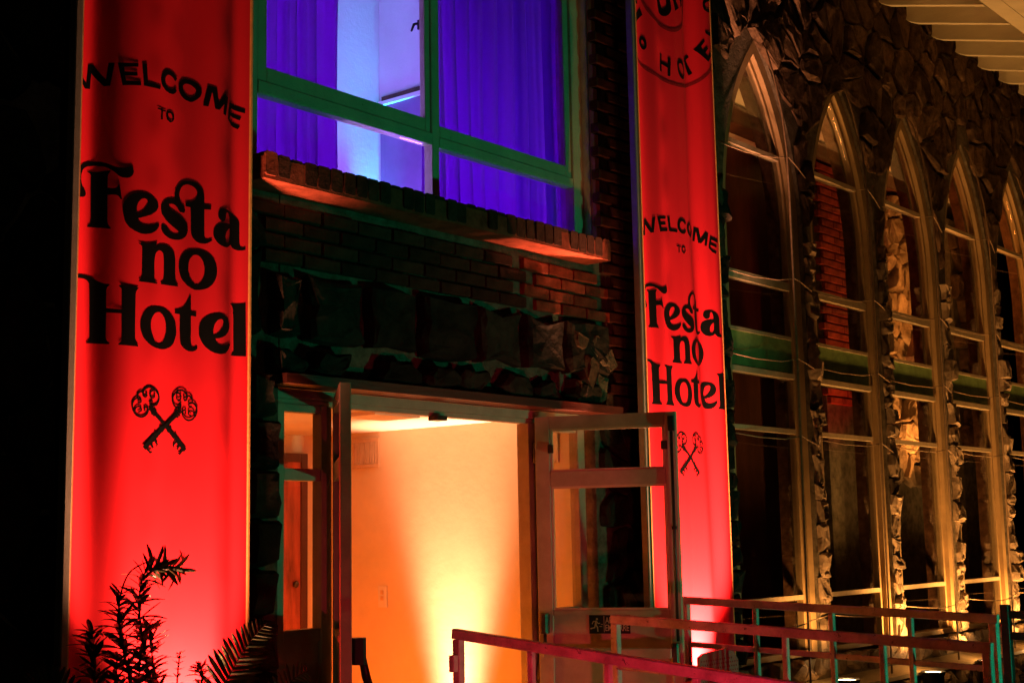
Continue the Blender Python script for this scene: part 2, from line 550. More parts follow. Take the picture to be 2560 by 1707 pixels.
for v in range(5):
    mb = MB()
    L, Hh, D = 0.196, 0.052, 0.05
    j = lambda a=0.003: rnd.uniform(-a, a)
    mb.beam((-L / 2 + j(), 0, j()), (L / 2 + j(), 0, j()), D, Hh, 0.004)
    brick_me.append(mb.mesh('brick', M['brick']))
def bricks(parent, x0, x1, z0, z1, y, m=None, mes=None, step=0.208, rise=0.0635):
    r = 0
    z = z0
    while z + rise <= z1 + 1e-6:
        x = x0 + (0 if r % 2 else step / 2)
        while x + 0.03 < x1:
            if x - step / 2 >= x0 - 0.11 and x + step / 2 <= x1 + 0.02:
                o = link('brick', rnd.choice(mes or brick_me), parent, (x, y + rnd.uniform(-0.004, 0.004), z + rise / 2))
                o.rotation_euler = (0, rnd.uniform(-0.008, 0.008), rnd.uniform(-0.01, 0.01))
            x += step
        z += rise
        r += 1


# ---- right of the doors: stone below, brick above
wr = thing('stone_wall', 'dark stone and brick wall between the doors and the arched windows', 'wall', (6.4, 0, 0))
MB().box(5.86, 7.14, -0.03, 0.34, -0.018, 2.198).build('mortar_bed', M['mortar'], wr)
MB().box(6.0, 7.14, -0.03, 0.30, 2.1985, 6.2).build('mortar_bed', M['mortar'], wr)
lay(wr, cells(5.88, 7.12, 0.25, 2.19, 0.27, 0.22), -0.035, -0.065, 0.05, M['shaded_stone'])
lay(wr, cells(6.62, 7.17, 2.2, 5.6, 0.22, 0.19), -0.031, -0.06, 0.04, M['stone'], 0.015, 0.01)
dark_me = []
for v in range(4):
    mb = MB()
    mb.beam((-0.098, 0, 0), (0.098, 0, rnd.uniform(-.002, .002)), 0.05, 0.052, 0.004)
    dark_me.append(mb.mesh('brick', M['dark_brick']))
bricks(wa, 3.62, 5.36, 2.645, 2.93, -0.035, mes=dark_me)  # unlit stretch takes the darkened brick, the lit right end the plain one
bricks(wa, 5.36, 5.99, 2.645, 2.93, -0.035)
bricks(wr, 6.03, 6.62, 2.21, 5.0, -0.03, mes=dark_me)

# ---- hall wall with pointed openings
HW = 0.50        # half width of an opening
SP, AP = 3.50, 4.69   # springing and apex
RISE = AP - SP
RAD = (HW * HW + RISE * RISE) / (2 * HW)
CEN = [7.72 + 1.13 * k for k in range(5)]
SILL = 0.78
def arch_pts(c, half, n=14, sill=SILL, grow=None):
    """outline from lower left up over the apex to lower right; concentric with the opening"""
    d = HW - half
    rad = RAD - d
    pts = [(c - half, sill), (c - half, SP)]
    xc = c - HW + RAD          # centre of the left arc
    a_end = math.acos(max(-1, min(1, (c - xc) / rad)))
    for i in range(1, n + 1):
        a = math.pi + (a_end - math.pi) * i / n
        pts.append((xc + rad * math.cos(a), SP + rad * math.sin(a)))
    left = pts
    right = [(2 * c - px, pz) for px, pz in reversed(left[:-1])]
    return left + right

ha = thing('hall_wall', 'rubble stone wall of the hall around the row of pointed windows', 'wall', (10.0, 0, 0))
mb = MB()
YF, YB, ZT = -0.045, 0.15, 6.3
for k, c in enumerate(CEN):
    P = arch_pts(c, HW)
    n = len(P)
    for y in (YF, YB):
        vs = [(px, y, pz) for px, pz in P] + [(px, y, ZT) for px, pz in P]
        fs = [(i, i + 1, n + i + 1, n + i) for i in range(1, n - 2)]
        mb.add(vs, fs)
    vs = [(px, YF, pz) for px, pz in P] + [(px, YB, pz) for px, pz in P]
    mb.add(vs, [(i, i + 1, n + i + 1, n + i) for i in range(n - 1)])
    for y in (YF, YB):
        mb.add([(c + HW, y, SILL), (c + 0.63, y, SILL), (c + 0.63, y, ZT), (c + HW, y, ZT)], [(0, 1, 2, 3)])
for y in (YF, YB):
    mb.add([(7.10, y, SILL), (7.22, y, SILL), (7.22, y, ZT), (7.10, y, ZT)], [(0, 1, 2, 3)])
mb.box(12.87, 14.2, YF, YB, -0.018, ZT)
mb.box(7.142, 12.868, YF, YB, -0.018, SILL - 0.02)
mb.box(7.10, 14.2, YF, YB, ZT - 0.02, ZT + 0.1)
mb.build('mortar_bed', M['mortar'], ha)

def inside(px, pz, grow=0.0):
    for c in CEN:
        if abs(px - c) < HW + grow:
            if pz < SP:
                return c
            h = HW + grow
            r = RAD + grow
            xc = c - HW + RAD if px < c else c + HW - RAD
            if (px - xc) ** 2 + (pz - SP) ** 2 < r * r:
                return c
    return None

def push_out(poly, grow):
    out = []
    for px, pz in poly:
        c = inside(px, pz, grow)
        if c is not None:
            g = grow + rnd.uniform(0.0, 0.012)
            if pz < SP:
                px = c + (HW + g) * (1 if px > c else -1)
            else:
                xc = c - HW + RAD if px < c else c + HW - RAD
                dx, dz = px - xc, pz - SP
                L = math.hypot(dx, dz) or 1
                px, pz = xc + dx / L * (RAD + g), SP + dz / L * (RAD + g)
                if abs(px - c) < 0.004:
                    pz += 0.02
        out.append((px, pz))
    return out

polys = []
for p in cells(7.16, 13.4, 3.45, 5.95, 0.235, 0.175, 0.62, 0.30):
    cx = sum(q[0] for q in p) / len(p)
    cz = sum(q[1] for q in p) / len(p)
    if inside(cx, cz, 0.0) is not None:
        continue
    q = push_out(p, 0.008)
    ar = abs(sum(q[i][0] * q[(i + 1) % len(q)][1] - q[(i + 1) % len(q)][0] * q[i][1] for i in range(len(q)))) / 2
    if ar > 0.004:
        polys.append(q)
polys.sort(key=lambda p: p[0][0])
piers = []
for k in range(6):
    x0 = PIERS[k] - 0.062
    x1 = PIERS[k] + 0.062
    z = 0.80
    while z < 3.42:
        h = rnd.uniform(0.08, 0.19)
        w_ = rnd.uniform(-0.02, 0.02)
        piers.append([(x0 + rnd.uniform(-.012, .02), z), (x1 + rnd.uniform(-.02, .012), z + rnd.uniform(-.02, .02)), (x1 + rnd.uniform(-.02, .016), z + h * 0.5), (x1 + rnd.uniform(-.03, .012), z + h), (x0 + rnd.uniform(-.012, .03), z + h + rnd.uniform(-.02, .02)), (x0 + rnd.uniform(-.016, .02), z + h * 0.5)])
        z += h
near = [p for p in piers]
edge = [p for p in piers if p[0][0] < 7.3]
piers = [p for p in piers if p[0][0] >= 7.3]
lay(ha, edge, -0.046, -0.070, 0.04, M['shaded_stone'], 0.004, 0.016)
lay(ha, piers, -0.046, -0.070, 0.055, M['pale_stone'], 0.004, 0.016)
lay(ha, polys, -0.046, -0.068, 0.034, M['stone'], 0.015, 0.011, limit=238 - len(piers))
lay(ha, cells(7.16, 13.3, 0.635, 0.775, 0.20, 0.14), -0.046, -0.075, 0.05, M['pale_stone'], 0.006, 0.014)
# rubble plinth with sloping ledge
pl = thing('stone_plinth', 'knobbly pale stone base under the pointed windows lit by floor lamps', 'wall', (10.0, -0.15, 0))
MB().box(7.14, 13.9, -0.14, -0.046, -0.017, 0.555).build('mortar_bed', M['mortar'], pl)
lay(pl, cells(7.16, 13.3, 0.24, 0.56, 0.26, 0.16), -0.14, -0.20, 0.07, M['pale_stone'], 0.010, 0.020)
MB().prism([(-0.21, 0.565), (-0.21, 0.59), (-0.047, 0.63), (-0.047, 0.565)], 'x', 7.20, 13.2).build('ledge', M['cream'], pl)

# ------------------------------------------------------------------ pointed windows
WORDS = ['first pointed window, partly hidden behind the narrower banner', 'second pointed window, with red brick visible through its glass', 'third pointed window, orange lit stone showing through its glass', 'fourth pointed window, between the orange lit one and the last', 'last pointed window, greenish and cut by the photo edge']
def ribbon(mb, P, Q, y0, y1):
    """band between outline P (outer) and Q (inner), from y0 to y1"""
    n = len(P)
    vs = [(px, y, pz) for y in (y0, y1) for L in (P, Q) for px, pz in L]
    A, B, C_, D_ = 0, n, 2 * n, 3 * n
    fs = []
    for i in range(n - 1):
        fs += [(A + i, A + i + 1, B + i + 1, B + i), (C_ + i, D_ + i, D_ + i + 1, C_ + i + 1), (A + i, C_ + i, C_ + i + 1, A + i + 1), (B + i, B + i + 1, D_ + i + 1, D_ + i)]
    fs += [(A, B, D_, C_), (A + n - 1, C_ + n - 1, D_ + n - 1, B + n - 1)]
    mb.add(vs, fs)

BARS = [(1.125, 1.155), (2.165, 2.195), (3.092, 3.145), (3.945, 3.975)]
for k, c in enumerate(CEN):
    wn = thing('arched_window', WORDS[k], 'window', (c, 0, SILL), 'pointed windows of the hall')
    P0, P1, P2 = arch_pts(c, 0.495), arch_pts(c, 0.425), arch_pts(c, 0.395)
    mb = MB()
    ribbon(mb, P0, P1, -0.020, 0.06)
    mb.box(c - 0.495, c + 0.495, -0.015, 0.07, SILL + 0.001, SILL + 0.035)
    mb.build('frame', M['hall_frame'], wn)
    mb = MB()
    ribbon(mb, arch_pts(c, 0.4235), P2, 0.012, 0.055)
    mb.build('inner_frame', M['hall_frame'], wn)
    mb = MB()
    ribbon(mb, arch_pts(c, 0.498), arch_pts(c, 0.40), 0.075, 0.151)
    mb.build('reveal', M['inner_reveal'], wn)
    for z0, z1 in BARS:
        hw = 0.395
        if z0 > SP:
            xc = c - HW + RAD
            hw = min(hw, c - (xc - math.sqrt((RAD - 0.105) ** 2 - (z0 - SP) ** 2)))
        MB().box(c - hw, c + hw, 0.005, 0.045, z0, z1, 0.004).build('glazing_bar', M['muntin'], wn)
    sp = MB().box(c - 0.3945, c + 0.3945, 0.014, 0.050, 2.55, 2.768).build('spandrel_board', M['putty'], wn)
    MB().box(c - 0.3945, c + 0.3945, -0.008, 0.05, 2.515, 2.549, 0.004).build('ledge', M['muntin'], sp)
    MB().box(c - 0.3945, c + 0.3945, 0.004, 0.05, 2.7685, 2.79, 0.004).build('bead', M['muntin'], sp)
    zs = [SILL + 0.035, 1.125, 1.155, 2.165, 2.195, 2.515, 2.79, 3.092, 3.145, 3.945]
    for a, b in zip(zs[0::2], zs[1::2]):
        pts = [(c - 0.394, a), (c + 0.394, a), (c + 0.394, b), (c - 0.394, b)]
        if b > SP:
            xc = c - HW + RAD
            rr = RAD - 0.106
            L = [(xc - math.sqrt(rr * rr - (z - SP) ** 2), z) for z in (3.52, 3.66, 3.80, 3.945)]
            pts = [(c - 0.394, a), (c + 0.394, a)] + [(2 * c - q[0], q[1]) for q in L] + L[::-1]
        MB().prism(pts, 'y', 0.028, 0.033).build('pane', M['glass'], wn)
    xc = c - HW + RAD
    rr = RAD - 0.106
    zt = SP + math.sqrt(rr * rr - (xc - c) ** 2)
    L = [(xc - math.sqrt(max(0, rr * rr - (z - SP) ** 2)), z) for z in [3.975 + (zt - 3.975) * i / 6 for i in range(6)]]
    pts = L + [(c, zt)] + [(2 * c - q[0], q[1]) for q in L[::-1]]
    MB().prism(pts, 'y', 0.028, 0.033).build('pane', M['glass'], wn)

# wire stays that stand off each window
for k, c in enumerate(CEN):
    cx = c - 0.02
    wt = thing('wire_trellis', ['thin rod and stays in front of the window beside the narrower banner', 'thin rod and stays in front of the window showing red brick', 'thin rod and stays in front of the window showing orange stone', 'thin rod and stays in front of the fourth pointed window', 'thin rod and stays in front of the last pointed window'][k], 'trellis', (cx, -0.2, 0.6), 'wire trellises on the pointed windows')
    pts = [(cx + 0.03, -0.07, 4.66), (cx + 0.02, -0.11, 4.60), (cx, -0.17, 4.40), (cx, -0.215, 4.15), (cx, -0.235, 3.9), (cx, -0.24, 3.6), (cx, -0.24, 2.4), (cx, -0.235, 1.6), (cx, -0.23, 0.62)]
    MB().tube(pts, 0.0065, 7).build('rod', M['wire'], wt, True)
    for z, dz in ((3.87, -0.02), (3.10, 0.0), (2.60, -0.015), (2.13, -0.04), (1.02, 0.0)):
        MB().tube([(cx, -0.235, z), (cx + 0.25, -0.17, z + dz * 0.6), (c + 0.545, -0.075, z + dz)], 0.0035, 5).build('stay', M['wire'], wt, True)
        MB().tube([(cx, -0.235, z - 0.01), (cx - 0.12, -0.20, z - 0.03), (cx - 0.30, -0.12, z - 0.02), (c - 0.545, -0.075, z)], 0.0035, 5).build('stay', M['wire'], wt, True)

# ------------------------------------------------------------------ inside the hall
structure(MB().box(7.16, 16.0, 0.151, 1.46, 4.72, 4.80).build('hall_ceiling', M['ceiling']))
structure(MB().box(7.16, 16.0, 1.40, 1.46, 0.0, 4.719).build('hall_wall', M['dark_wood']))
structure(MB().box(7.10, 7.158, 0.341, 1.46, 0.0, 4.719).build('hall_wall', M['dark_wood']))
structure(MB().box(7.16, 16.0, 0.151, 1.46, 0.02, 0.06).build('hall_floor', M['dark_wood']))
tag(MB().box(7.17, 12.6, 0.80, 0.95, 4.55, 4.70, 0.008).build('ceiling_beam', M['dark_wood']), 'dark red wooden beam under the orange ceiling seen through the first pointed window', 'beam')
bp = thing('brick_pillar', 'red brick pillar inside the hall behind the second pointed window', 'pillar', (10.55, 0.95, 0.06))
MB().box(10.24, 10.84, 0.84, 1.20, 0.07, 4.54).build('mortar_core', M['mortar'], bp)
mes2 = []
for v in range(3):
    mes2.append(MB().beam((-0.098, 0, 0), (0.098, 0, rnd.uniform(-.002, .002)), 0.05, 0.054, 0.004).mesh('brick', M['brick']))
r = 0
z = 2.55
while z < 4.5:
    for i in range(3):
        x = 10.245 + 0.105 + i * 0.205 - (0.10 if r % 2 else 0)
        if r % 2 and i == 0:
            x += 0.05
        link('brick', rnd.choice(mes2), bp, (min(x, 10.74), 0.832 + rnd.uniform(-.004, .004), z + 0.033))
    z += 0.066
    r += 1
spl = thing('stone_pillar', 'orange lit rough stone pillar inside the hall behind the third pointed window', 'pillar', (11.9, 0.95, 0.06))
MB().box(11.52, 12.24, 0.88, 1.25, 0.07, 4.54).build('mortar_core', M['mortar'], spl)
lay(spl, cells(11.50, 12.26, 1.9, 4.53, 0.24, 0.19), 0.885, 0.83, 0.05, M['pale_stone'], 0.010, 0.022)
tag(MB().beam((11.62, 0.70, 3.0), (12.05, 0.74, 3.42), 0.09, 0.10, 0.006).build('brace', M['dark_wood']), 'slanting dark timber brace in front of the orange lit stone pillar', 'brace')
s2 = thing('stone_pillar', 'dim stone pillar inside the hall behind the fourth pointed window', 'pillar', (13.3, 0.95, 0.06))
MB().box(13.1, 13.7, 0.88, 1.25, 0.07, 4.54).build('mortar_core', M['mortar'], s2)
lay(s2, cells(13.08, 13.72, 2.2, 4.53, 0.33, 0.27), 0.885, 0.82, 0.05, M['stone'], 0.012, 0.02)

# ------------------------------------------------------------------ roof tails at the top right
ea = thing('rafter_eave', 'white painted roof rafters with rounded ends over the pointed windows', 'roof', (10.5, -0.5, 5.3))
slope = (5.177 - 5.378) / (-0.906 + 0.13)
for i in range(9):
    x = 9.45 + 0.483 * i - 0.483
    H = 0.20
    prof = [(-0.150, 5.43), (-0.140, 5.40), (-0.165, 5.382), (-0.22, 5.355), (-0.906, 5.177), (-0.906, 5.177 + H), (-0.150, 5.373 + H)]
    MB().prism(prof, 'x', x - 0.024, x + 0.024).build('rafter', M['white_wood'], ea)
for i in range(5):
    y0, y1 = -0.16 - i * 0.152, -0.16 - i * 0.152 - 0.149
    f = lambda y: 5.378 + (y + 0.13) * slope + 0.205
    MB().prism([(y0, f(y0)), (y1, f(y1)), (y1, f(y1) + 0.02), (y0, f(y0) + 0.02)], 'x', 8.7, 13.6).build('plank', M['white_wood'], ea)
for i in range(3):
    y0 = -0.912 - i * 0.155
    g = lambda y: 5.185 + (y + 0.906) * slope
    MB().prism([(y0, g(y0)), (y0 - 0.151, g(y0 - 0.151)), (y0 - 0.151, g(y0 - 0.151) + 0.022), (y0, g(y0) + 0.022)], 'x', 8.7, 13.6).build('plank', M['white_wood'], ea)
MB().box(8.7, 13.6, -1.43, -1.385, 4.98, 5.20, 0.004).build('fascia', M['green_wood'], ea)

# ------------------------------------------------------------------ upstairs window
uw = thing('upper_window', 'wide upstairs window with green lit frame and violet lit curtains behind', 'window', (4.8, 0.1, 3.05))
F = M['cream']
mb = MB()
Y0, Y1 = 0.075, 0.125
mb.box(3.60, 3.695, Y0, Y1, 3.05, 4.55, 0.003)
mb.box(5.865, 5.945, Y0 - 0.01, Y1, 3.05, 4.55, 0.003)
mb.box(3.601, 5.94, Y0, Y1, 4.5505, 4.62, 0.003)
mb.build('frame', F, uw)
MB().box(4.757, 4.807, Y0 - 0.004, Y1, 3.05, 4.549, 0.003).build('mullion', F, uw)
mb = MB()
mb.beam((3.696, 0.098, 3.412), (4.756, 0.098, 3.412), 0.055, 0.058, 0.004)
mb.beam((4.808, 0.098, 3.405), (5.864, 0.098, 3.405), 0.055, 0.052, 0.004)
mb.build('transom', F, uw)
def sash(x0, x1, z0, z1, t, nm, m):
    mb = MB()
    yy = (0.080, 0.115)
    mb.box(x0, x0 + t[0], *yy, z0, z1, 0.003)
    mb.box(x1 - t[1], x1, *yy, z0, z1, 0.003)
    mb.box(x0 + t[0] + .001, x1 - t[1] - .001, yy[0], yy[1], z0, z0 + t[2], 0.003)
    mb.box(x0 + t[0] + .001, x1 - t[1] - .001, yy[0], yy[1], z1 - t[2], z1, 0.003)
    return mb.build(nm, m, uw)
s1 = sash(3.697, 4.755, 3.443, 4.545, (0.05, 0.035, 0.062), 'casement', F)
s2_ = sash(4.809, 5.863, 3.433, 4.545, (0.012, 0.045, 0.055), 'casement', F)
MB().box(3.747, 4.719, 0.096, 0.100, 3.505, 4.483).build('pane', M['glass'], s1)
MB().box(4.822, 5.817, 0.096, 0.100, 3.489, 4.489).build('pane', M['glass'], s2_)
MB().box(3.696, 4.756, 0.096, 0.100, 3.05, 3.382).build('pane', M['glass'], uw)
MB().box(4.808, 5.864, 0.096, 0.100, 3.05, 3.378).build('pane', M['glass'], uw)
mb = MB()
mb.box(4.726, 4.738, 0.116, 0.135, 3.955, 4.00, 0.003)
mb.tube([(4.732, 0.13, 3.985), (4.712, 0.14, 3.978), (4.696, 0.142, 3.94)], [0.007, 0.007, 0.005], 8)
mb.build('handle', M['black_metal'], s1)
mb = MB()
mb.box(5.955, 5.99, -0.012, 0.02, 3.03, 4.9, 0.002)
mb.build('casing', M['hem'], uw)
mb = MB()
mb.box(5.947, 6.0, 0.021, 0.30, 3.03, 4.9)
mb.box(3.472, 3.555, -0.02, 0.30, 3.035, 4.9)
mb.build('reveal', M['reveal'], uw)
wu = thing('brick_wall', 'brick wall above the upstairs window', 'wall', (4.8, 0, 4.7))
MB().box(3.786, 5.998, -0.02, 0.30, 4.64, 6.2).build('mortar_bed', M['mortar'], wu)

si = thing('brick_sill', 'sloping rowlock brick sill under the upstairs window', 'window sill', (4.7, -0.1, 2.98))
MB().box(3.495, 5.808, -0.198, 0.20, 2.938, 3.026).build('brick_bed', M['brick'], si)
nb = 33
sx = (5.812 - 3.492) / nb
for i in range(nb):
    x = 3.492 + sx * (i + 0.5)
    hh = rnd.uniform(-0.003, 0.003)
    mb = MB()
    mb.beam((x, -0.203 + rnd.uniform(-.006, .006), 2.996 + hh), (x, 0.06, 2.998 + hh), sx - 0.010, 0.092 + rnd.uniform(-.004, .004), 0.007)
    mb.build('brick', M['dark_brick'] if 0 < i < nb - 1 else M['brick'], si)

# room behind it
structure(MB().box(3.30, 6.43, 2.0, 2.06, 2.70, 5.6).build('room_wall', M['room_plaster']))
structure(MB().box(6.37, 6.43, 0.31, 1.999, 2.70, 5.6).build('room_wall', M['room_plaster']))
structure(MB().box(3.24, 3.299, 0.31, 2.06, 2.70, 5.6).build('room_wall', M['room_plaster']))
structure(MB().box(3.24, 6.43, 0.31, 2.06, 5.6, 5.66).build('room_ceiling', M['room_plaster']))
structure(MB().box(3.24, 6.43, 0.31, 2.06, 2.62, 2.698).build('room_floor', M['dark_wood']))
rd = thing('wardrobe', 'violet lit white wardrobe top between the curtains of the upstairs window', 'wardrobe', (6.2, 1.2, 2.7))
MB().box(6.345, 6.369, 0.9, 1.93, 2.70, 4.335, 0.004).build('door_panel', M['wardrobe'], rd)
MB().box(6.320, 6.369, 0.85, 1.97, 4.3355, 4.36, 0.004).build('cornice', M['room_plaster'], rd)
MB().box(6.345, 6.369, 0.87, 1.96, 4.3605, 4.40, 0.003).build('frieze', M['dark_wood'], rd)
MB().box(6.350, 6.369, 1.9305, 1.975, 2.70, 4.335, 0.003).build('side_strip', M['wardrobe'], rd)

def curtain(name, x0, x1, y, z0, z1, waves, label, seed):
    r_ = random.Random(seed)
    n = int((x1 - x0) / 0.012)
    ph = [r_.uniform(0, 6.28) for _ in range(4)]
    verts, faces = [], []
    rows = 14
    for j in range(rows + 1):
        z = z0 + (z1 - z0) * j / rows
        for i in range(n + 1):
            t = i / n
            x = x0 + (x1 - x0) * t
            a = 0.6 + 0.4 * math.sin(3.1 * t + ph[3])
            s = math.sin(waves * 2 * math.pi * (t + 0.02 * math.sin(7 * t + ph[0])) + ph[1])
            s = math.copysign(abs(s) ** 0.7, s)
            yy = y + 0.048 * a * s + 0.016 * math.sin(waves * 4.7 * math.pi * t + ph[2]) + 0.008 * math.sin(z * 3 + t * 9)
            verts.append((x + 0.012 * math.sin(z * 2.0 + t * 5) * t, yy, z))
    for j in range(rows):
        for i in range(n):
            q = j * (n + 1) + i
            faces.append((q, q + 1, q + n + 2, q + n + 1))
    mb = MB()
    mb.add(verts, faces)
    o = mb.build(name, M['curtain'], None, True)
    so = o.modifiers.new('thickness', 'SOLIDIFY')
    so.thickness = 0.002
    return tag(o, label, 'curtain')
curtain('curtain', 3.45, 4.245, 0.21, 2.86, 4.8, 6.2, 'left violet lit curtain with a dark blue edge in the upstairs window', 3)
curtain('curtain', 4.80, 6.02, 0.21, 2.86, 4.8, 10.5, 'wide violet lit curtain filling the right half of the upstairs window', 5)

# ------------------------------------------------------------------ entrance
df = thing('door_frame', 'beige painted frame with narrow side lights around the open entrance doors', 'door frame', (4.7, 0, 0.1))
DP = M['door_paint']
mb = MB()
mb.box(3.72, 5.84, -0.005, 0.07, 2.118, 2.158, 0.003)
mb.box(3.72, 5.84, 0.01, 0.055, 2.096, 2.1175, 0.002)
mb.build('head', DP, df)
MB().box(4.66, 4.73, -0.03, 0.03, 2.075, 2.0955, 0.004).build('latch_plate', M['dark_bronze'], df)
MB().box(5.345, 5.40, -0.005, 0.07, 0.105, 2.095, 0.003).build('jamb', DP, df)
def sidelight(x0, x1, nm):
    mb = MB()
    mb.box(x0, x0 + 0.055, -0.008, 0.05, 0.105, 2.0955, 0.003)
    mb.box(x1 - 0.058, x1, -0.008, 0.05, 0.105, 2.0955, 0.003)
    for a, b in ((2.066, 2.0955), (1.79, 1.838), (1.15, 1.20), (0.105, 0.24)):
        mb.box(x0 + 0.056, x1 - 0.059, -0.002, 0.046, a, b, 0.003)
    o = mb.build(nm, DP, df)
    for a, b in ((1.838, 2.066), (1.20, 1.79)):
        MB().box(x0 + 0.056, x1 - 0.059, 0.02, 0.025, a, b).build('pane', M['glass'], o)
    MB().box(x0 + 0.056, x1 - 0.059, 0.012, 0.036, 0.24, 1.15).build('kick_panel', DP, o)
    return o
sidelight(3.72, 4.034, 'side_light')
sidelight(5.402, 5.80, 'side_light')

def leaf(h, e, label, mirror):
    """door leaf hinged at h with free edge towards e; built in its own axes: s along, t thickness"""
    hx, hy = h
    d = Vector((e[0] - hx, e[1] - hy, 0)).normalized()
    nrm = Vector((-d.y, d.x, 0)) if mirror else Vector((d.y, -d.x, 0))   # towards the outside face
    t = thing('door_leaf', label, 'door', (hx, hy, 0.11), 'open entrance doors')
    W_, T = 0.69, 0.042
    def bx(mb, s0, s1, z0, z1, a=-T / 2, b=T / 2, c=0.003):
        p = Vector((hx, hy, 0)) + d * ((s0 + s1) / 2) + nrm * ((a + b) / 2)
        mb.beam(p + Vector((0, 0, z0)), p + Vector((0, 0, z1)), s1 - s0, b - a, c, up=nrm)
        return mb
    mb = MB()
    bx(mb, 0.012, 0.085, 0.115, 2.122)
    bx(mb, 0.648, W_ + 0.012, 0.115, 2.122)
    for a, b in ((2.062, 2.122), (1.785, 1.855), (1.178, 1.20), (0.115, 0.25)):
        bx(mb, 0.0855, 0.6475, a, b)
    mb.build('stile_frame', DP, t)
    mb = MB()
    for z0, z1 in ((1.855, 2.062), (1.20, 1.785)):
        for s0, s1 in ((0.086, 0.098), (0.635, 0.647)):
            bx(mb, s0, s1, z0 + 0.0005, z1 - 0.0005, 0.004, T / 2 - 0.004, 0.002)
        for a, b in ((z0 + 0.0005, z0 + 0.011), (z1 - 0.011, z1 - 0.0005)):
            bx(mb, 0.0985, 0.6345, a, b, 0.004, T / 2 - 0.004, 0.002)
    mb.build('bead', M['cream'], t)
    for z0, z1 in ((1.855, 2.062), (1.20, 1.785)):
        bx(MB(), 0.086, 0.647, z0, z1, -0.003, 0.002, 0).build('pane', M['glass'], t)
    bx(MB(), 0.086, 0.647, 0.2505, 1.1775, -0.010, 0.012, 0.0).build('kick_panel', DP, t)
    return t, bx, d, nrm

lr, bx, d, nrm = leaf((5.365, -0.02), (5.637, -0.67), 'right entrance door opened outward, with a black exit sign on it', False)
# nrm of this leaf is the face we see
if nrm.x > 0:
    nrm = -nrm
T = 0.042
def on(s, off, z):
    return Vector((5.365, -0.02, 0)) + d * s + nrm * off + Vector((0, 0, z))
def face_box(s0, s1, o0, o1, z0, z1, c=0.003):
    mb = MB()
    p = on((s0 + s1) / 2, (o0 + o1) / 2, 0)
    mb.beam(p + Vector((0, 0, z0)), p + Vector((0, 0, z1)), s1 - s0, o1 - o0, c, up=nrm)
    return mb
bar = face_box(0.045, 0.66, T / 2 + 0.03, T / 2 + 0.062, 0.985, 1.03, 0.006).build('push_bar', DP, lr)
hz = face_box(0.030, 0.070, T / 2 + 0.001, T / 2 + 0.055, 1.095, 1.185, 0.010).build('bar_housing', M['dark_bronze'], lr)
face_box(0.655, 0.69, T / 2 + 0.001, T / 2 + 0.06, 0.96, 1.05, 0.008).build('bar_housing', M['dark_bronze'], lr)
MB().tube([on(0.05, T / 2 + 0.03, 1.10), on(0.055, T / 2 + 0.05, 1.04), on(0.06, T / 2 + 0.046, 1.005)], 0.009, 8).build('bar_arm', M['dark_bronze'], lr, True)
MB().tube([on(0.682, T / 2 + 0.012, 1.06), on(0.682, T / 2 + 0.012, 2.06)], 0.007, 8).build('latch_rod', M['black_metal'], lr, True)
face_box(0.668, 0.698, T / 2 + 0.001, T / 2 + 0.026, 2.03, 2.10, 0.004).build('latch_case', M['black_metal'], lr)
face_box(0.671, 0.694, T / 2 + 0.001, T / 2 + 0.022, 1.57, 1.585, 0.002).build('rod_guide', M['black_metal'], lr)
for s0, s1 in ((0.078, 0.105), (0.630, 0.660)):
    face_box(s0, s1, T / 2 + 0.001, T / 2 + 0.012, 1.945, 1.985, 0.002).build('pane_clip', M['dark_bronze'], lr)
for z in (1.95, 0.9, 0.3):
    MB().tube([(5.362, -0.03, z - 0.05), (5.362, -0.03, z + 0.05)], 0.011, 8).build('hinge', M['dark_bronze'], lr, True)

# sign stuck on the door
sg = thing('exit_sign', 'black running man sign with door opening text, on the opened right door', 'sign', on(0.355, 0.02, 1.13))
def flat(nm, polys_, off, m, parent, thick=0.0012):
    mb = MB()
    for poly in polys_:
        n = len(poly)
        vs = [on(s, off, z) for s, z in poly] + [on(s, off + thick, z) for s, z in poly]
        mb.add(vs, [tuple(range(n))[::-1], tuple(range(n, 2 * n))] + [(i, (i + 1) % n, n + (i + 1) % n, n + i) for i in range(n)])
    return mb.build(nm, m, parent)
S0, S1, Z0, Z1 = 0.258, 0.455, 1.092, 1.178
flat('board', [[(S0, Z0), (S1, Z0), (S1, Z1), (S0, Z1)]], 0.0135, M['sign_black'], sg, 0.002)
U = (Z1 - Z0) / 100.0
def sp_(x_, y_):   # sign units: x right, y up, 100 = sign height
    return (S0 + x_ * U, Z0 + y_ * U)
def thick(pts, w_):
    res = []
    for (ax, ay), (bx_, by) in zip(pts[:-1], pts[1:]):
        dx, dy = bx_ - ax, by - ay
        L = math.hypot(dx, dy)
        ox, oy = -dy / L * w_ / 2, dx / L * w_ / 2
        ex, ey = dx / L * w_ * 0.25, dy / L * w_ * 0.25
        res.append([sp_(ax + ox - ex, ay + oy - ey), sp_(ax - ox - ex, ay - oy - ey), sp_(bx_ - ox + ex, by - oy + ey), sp_(bx_ + ox + ex, by + oy + ey)])
    return res
man = [[sp_(44 + 6 * math.cos(a * math.pi / 5), 78 + 6 * math.sin(a * math.pi / 5)) for a in range(10)]]
man += [[sp_(*p) for p in ((34, 70), (44, 70), (42, 44), (30, 44))]]
man += thick([(36, 66), (24, 66), (17, 52)], 5) + thick([(42, 66), (50, 54), (60, 56)], 5)
man += thick([(34, 46), (30, 32), (8, 27)], 7) + thick([(38, 46), (46, 34), (48, 12)], 7)
man += thick([(66, 50), (76, 50)], 3) + thick([(58, 38), (72, 38)], 3)
flat('running_man', man, 0.0158, M['sign_grey'], sg, 0.0006)
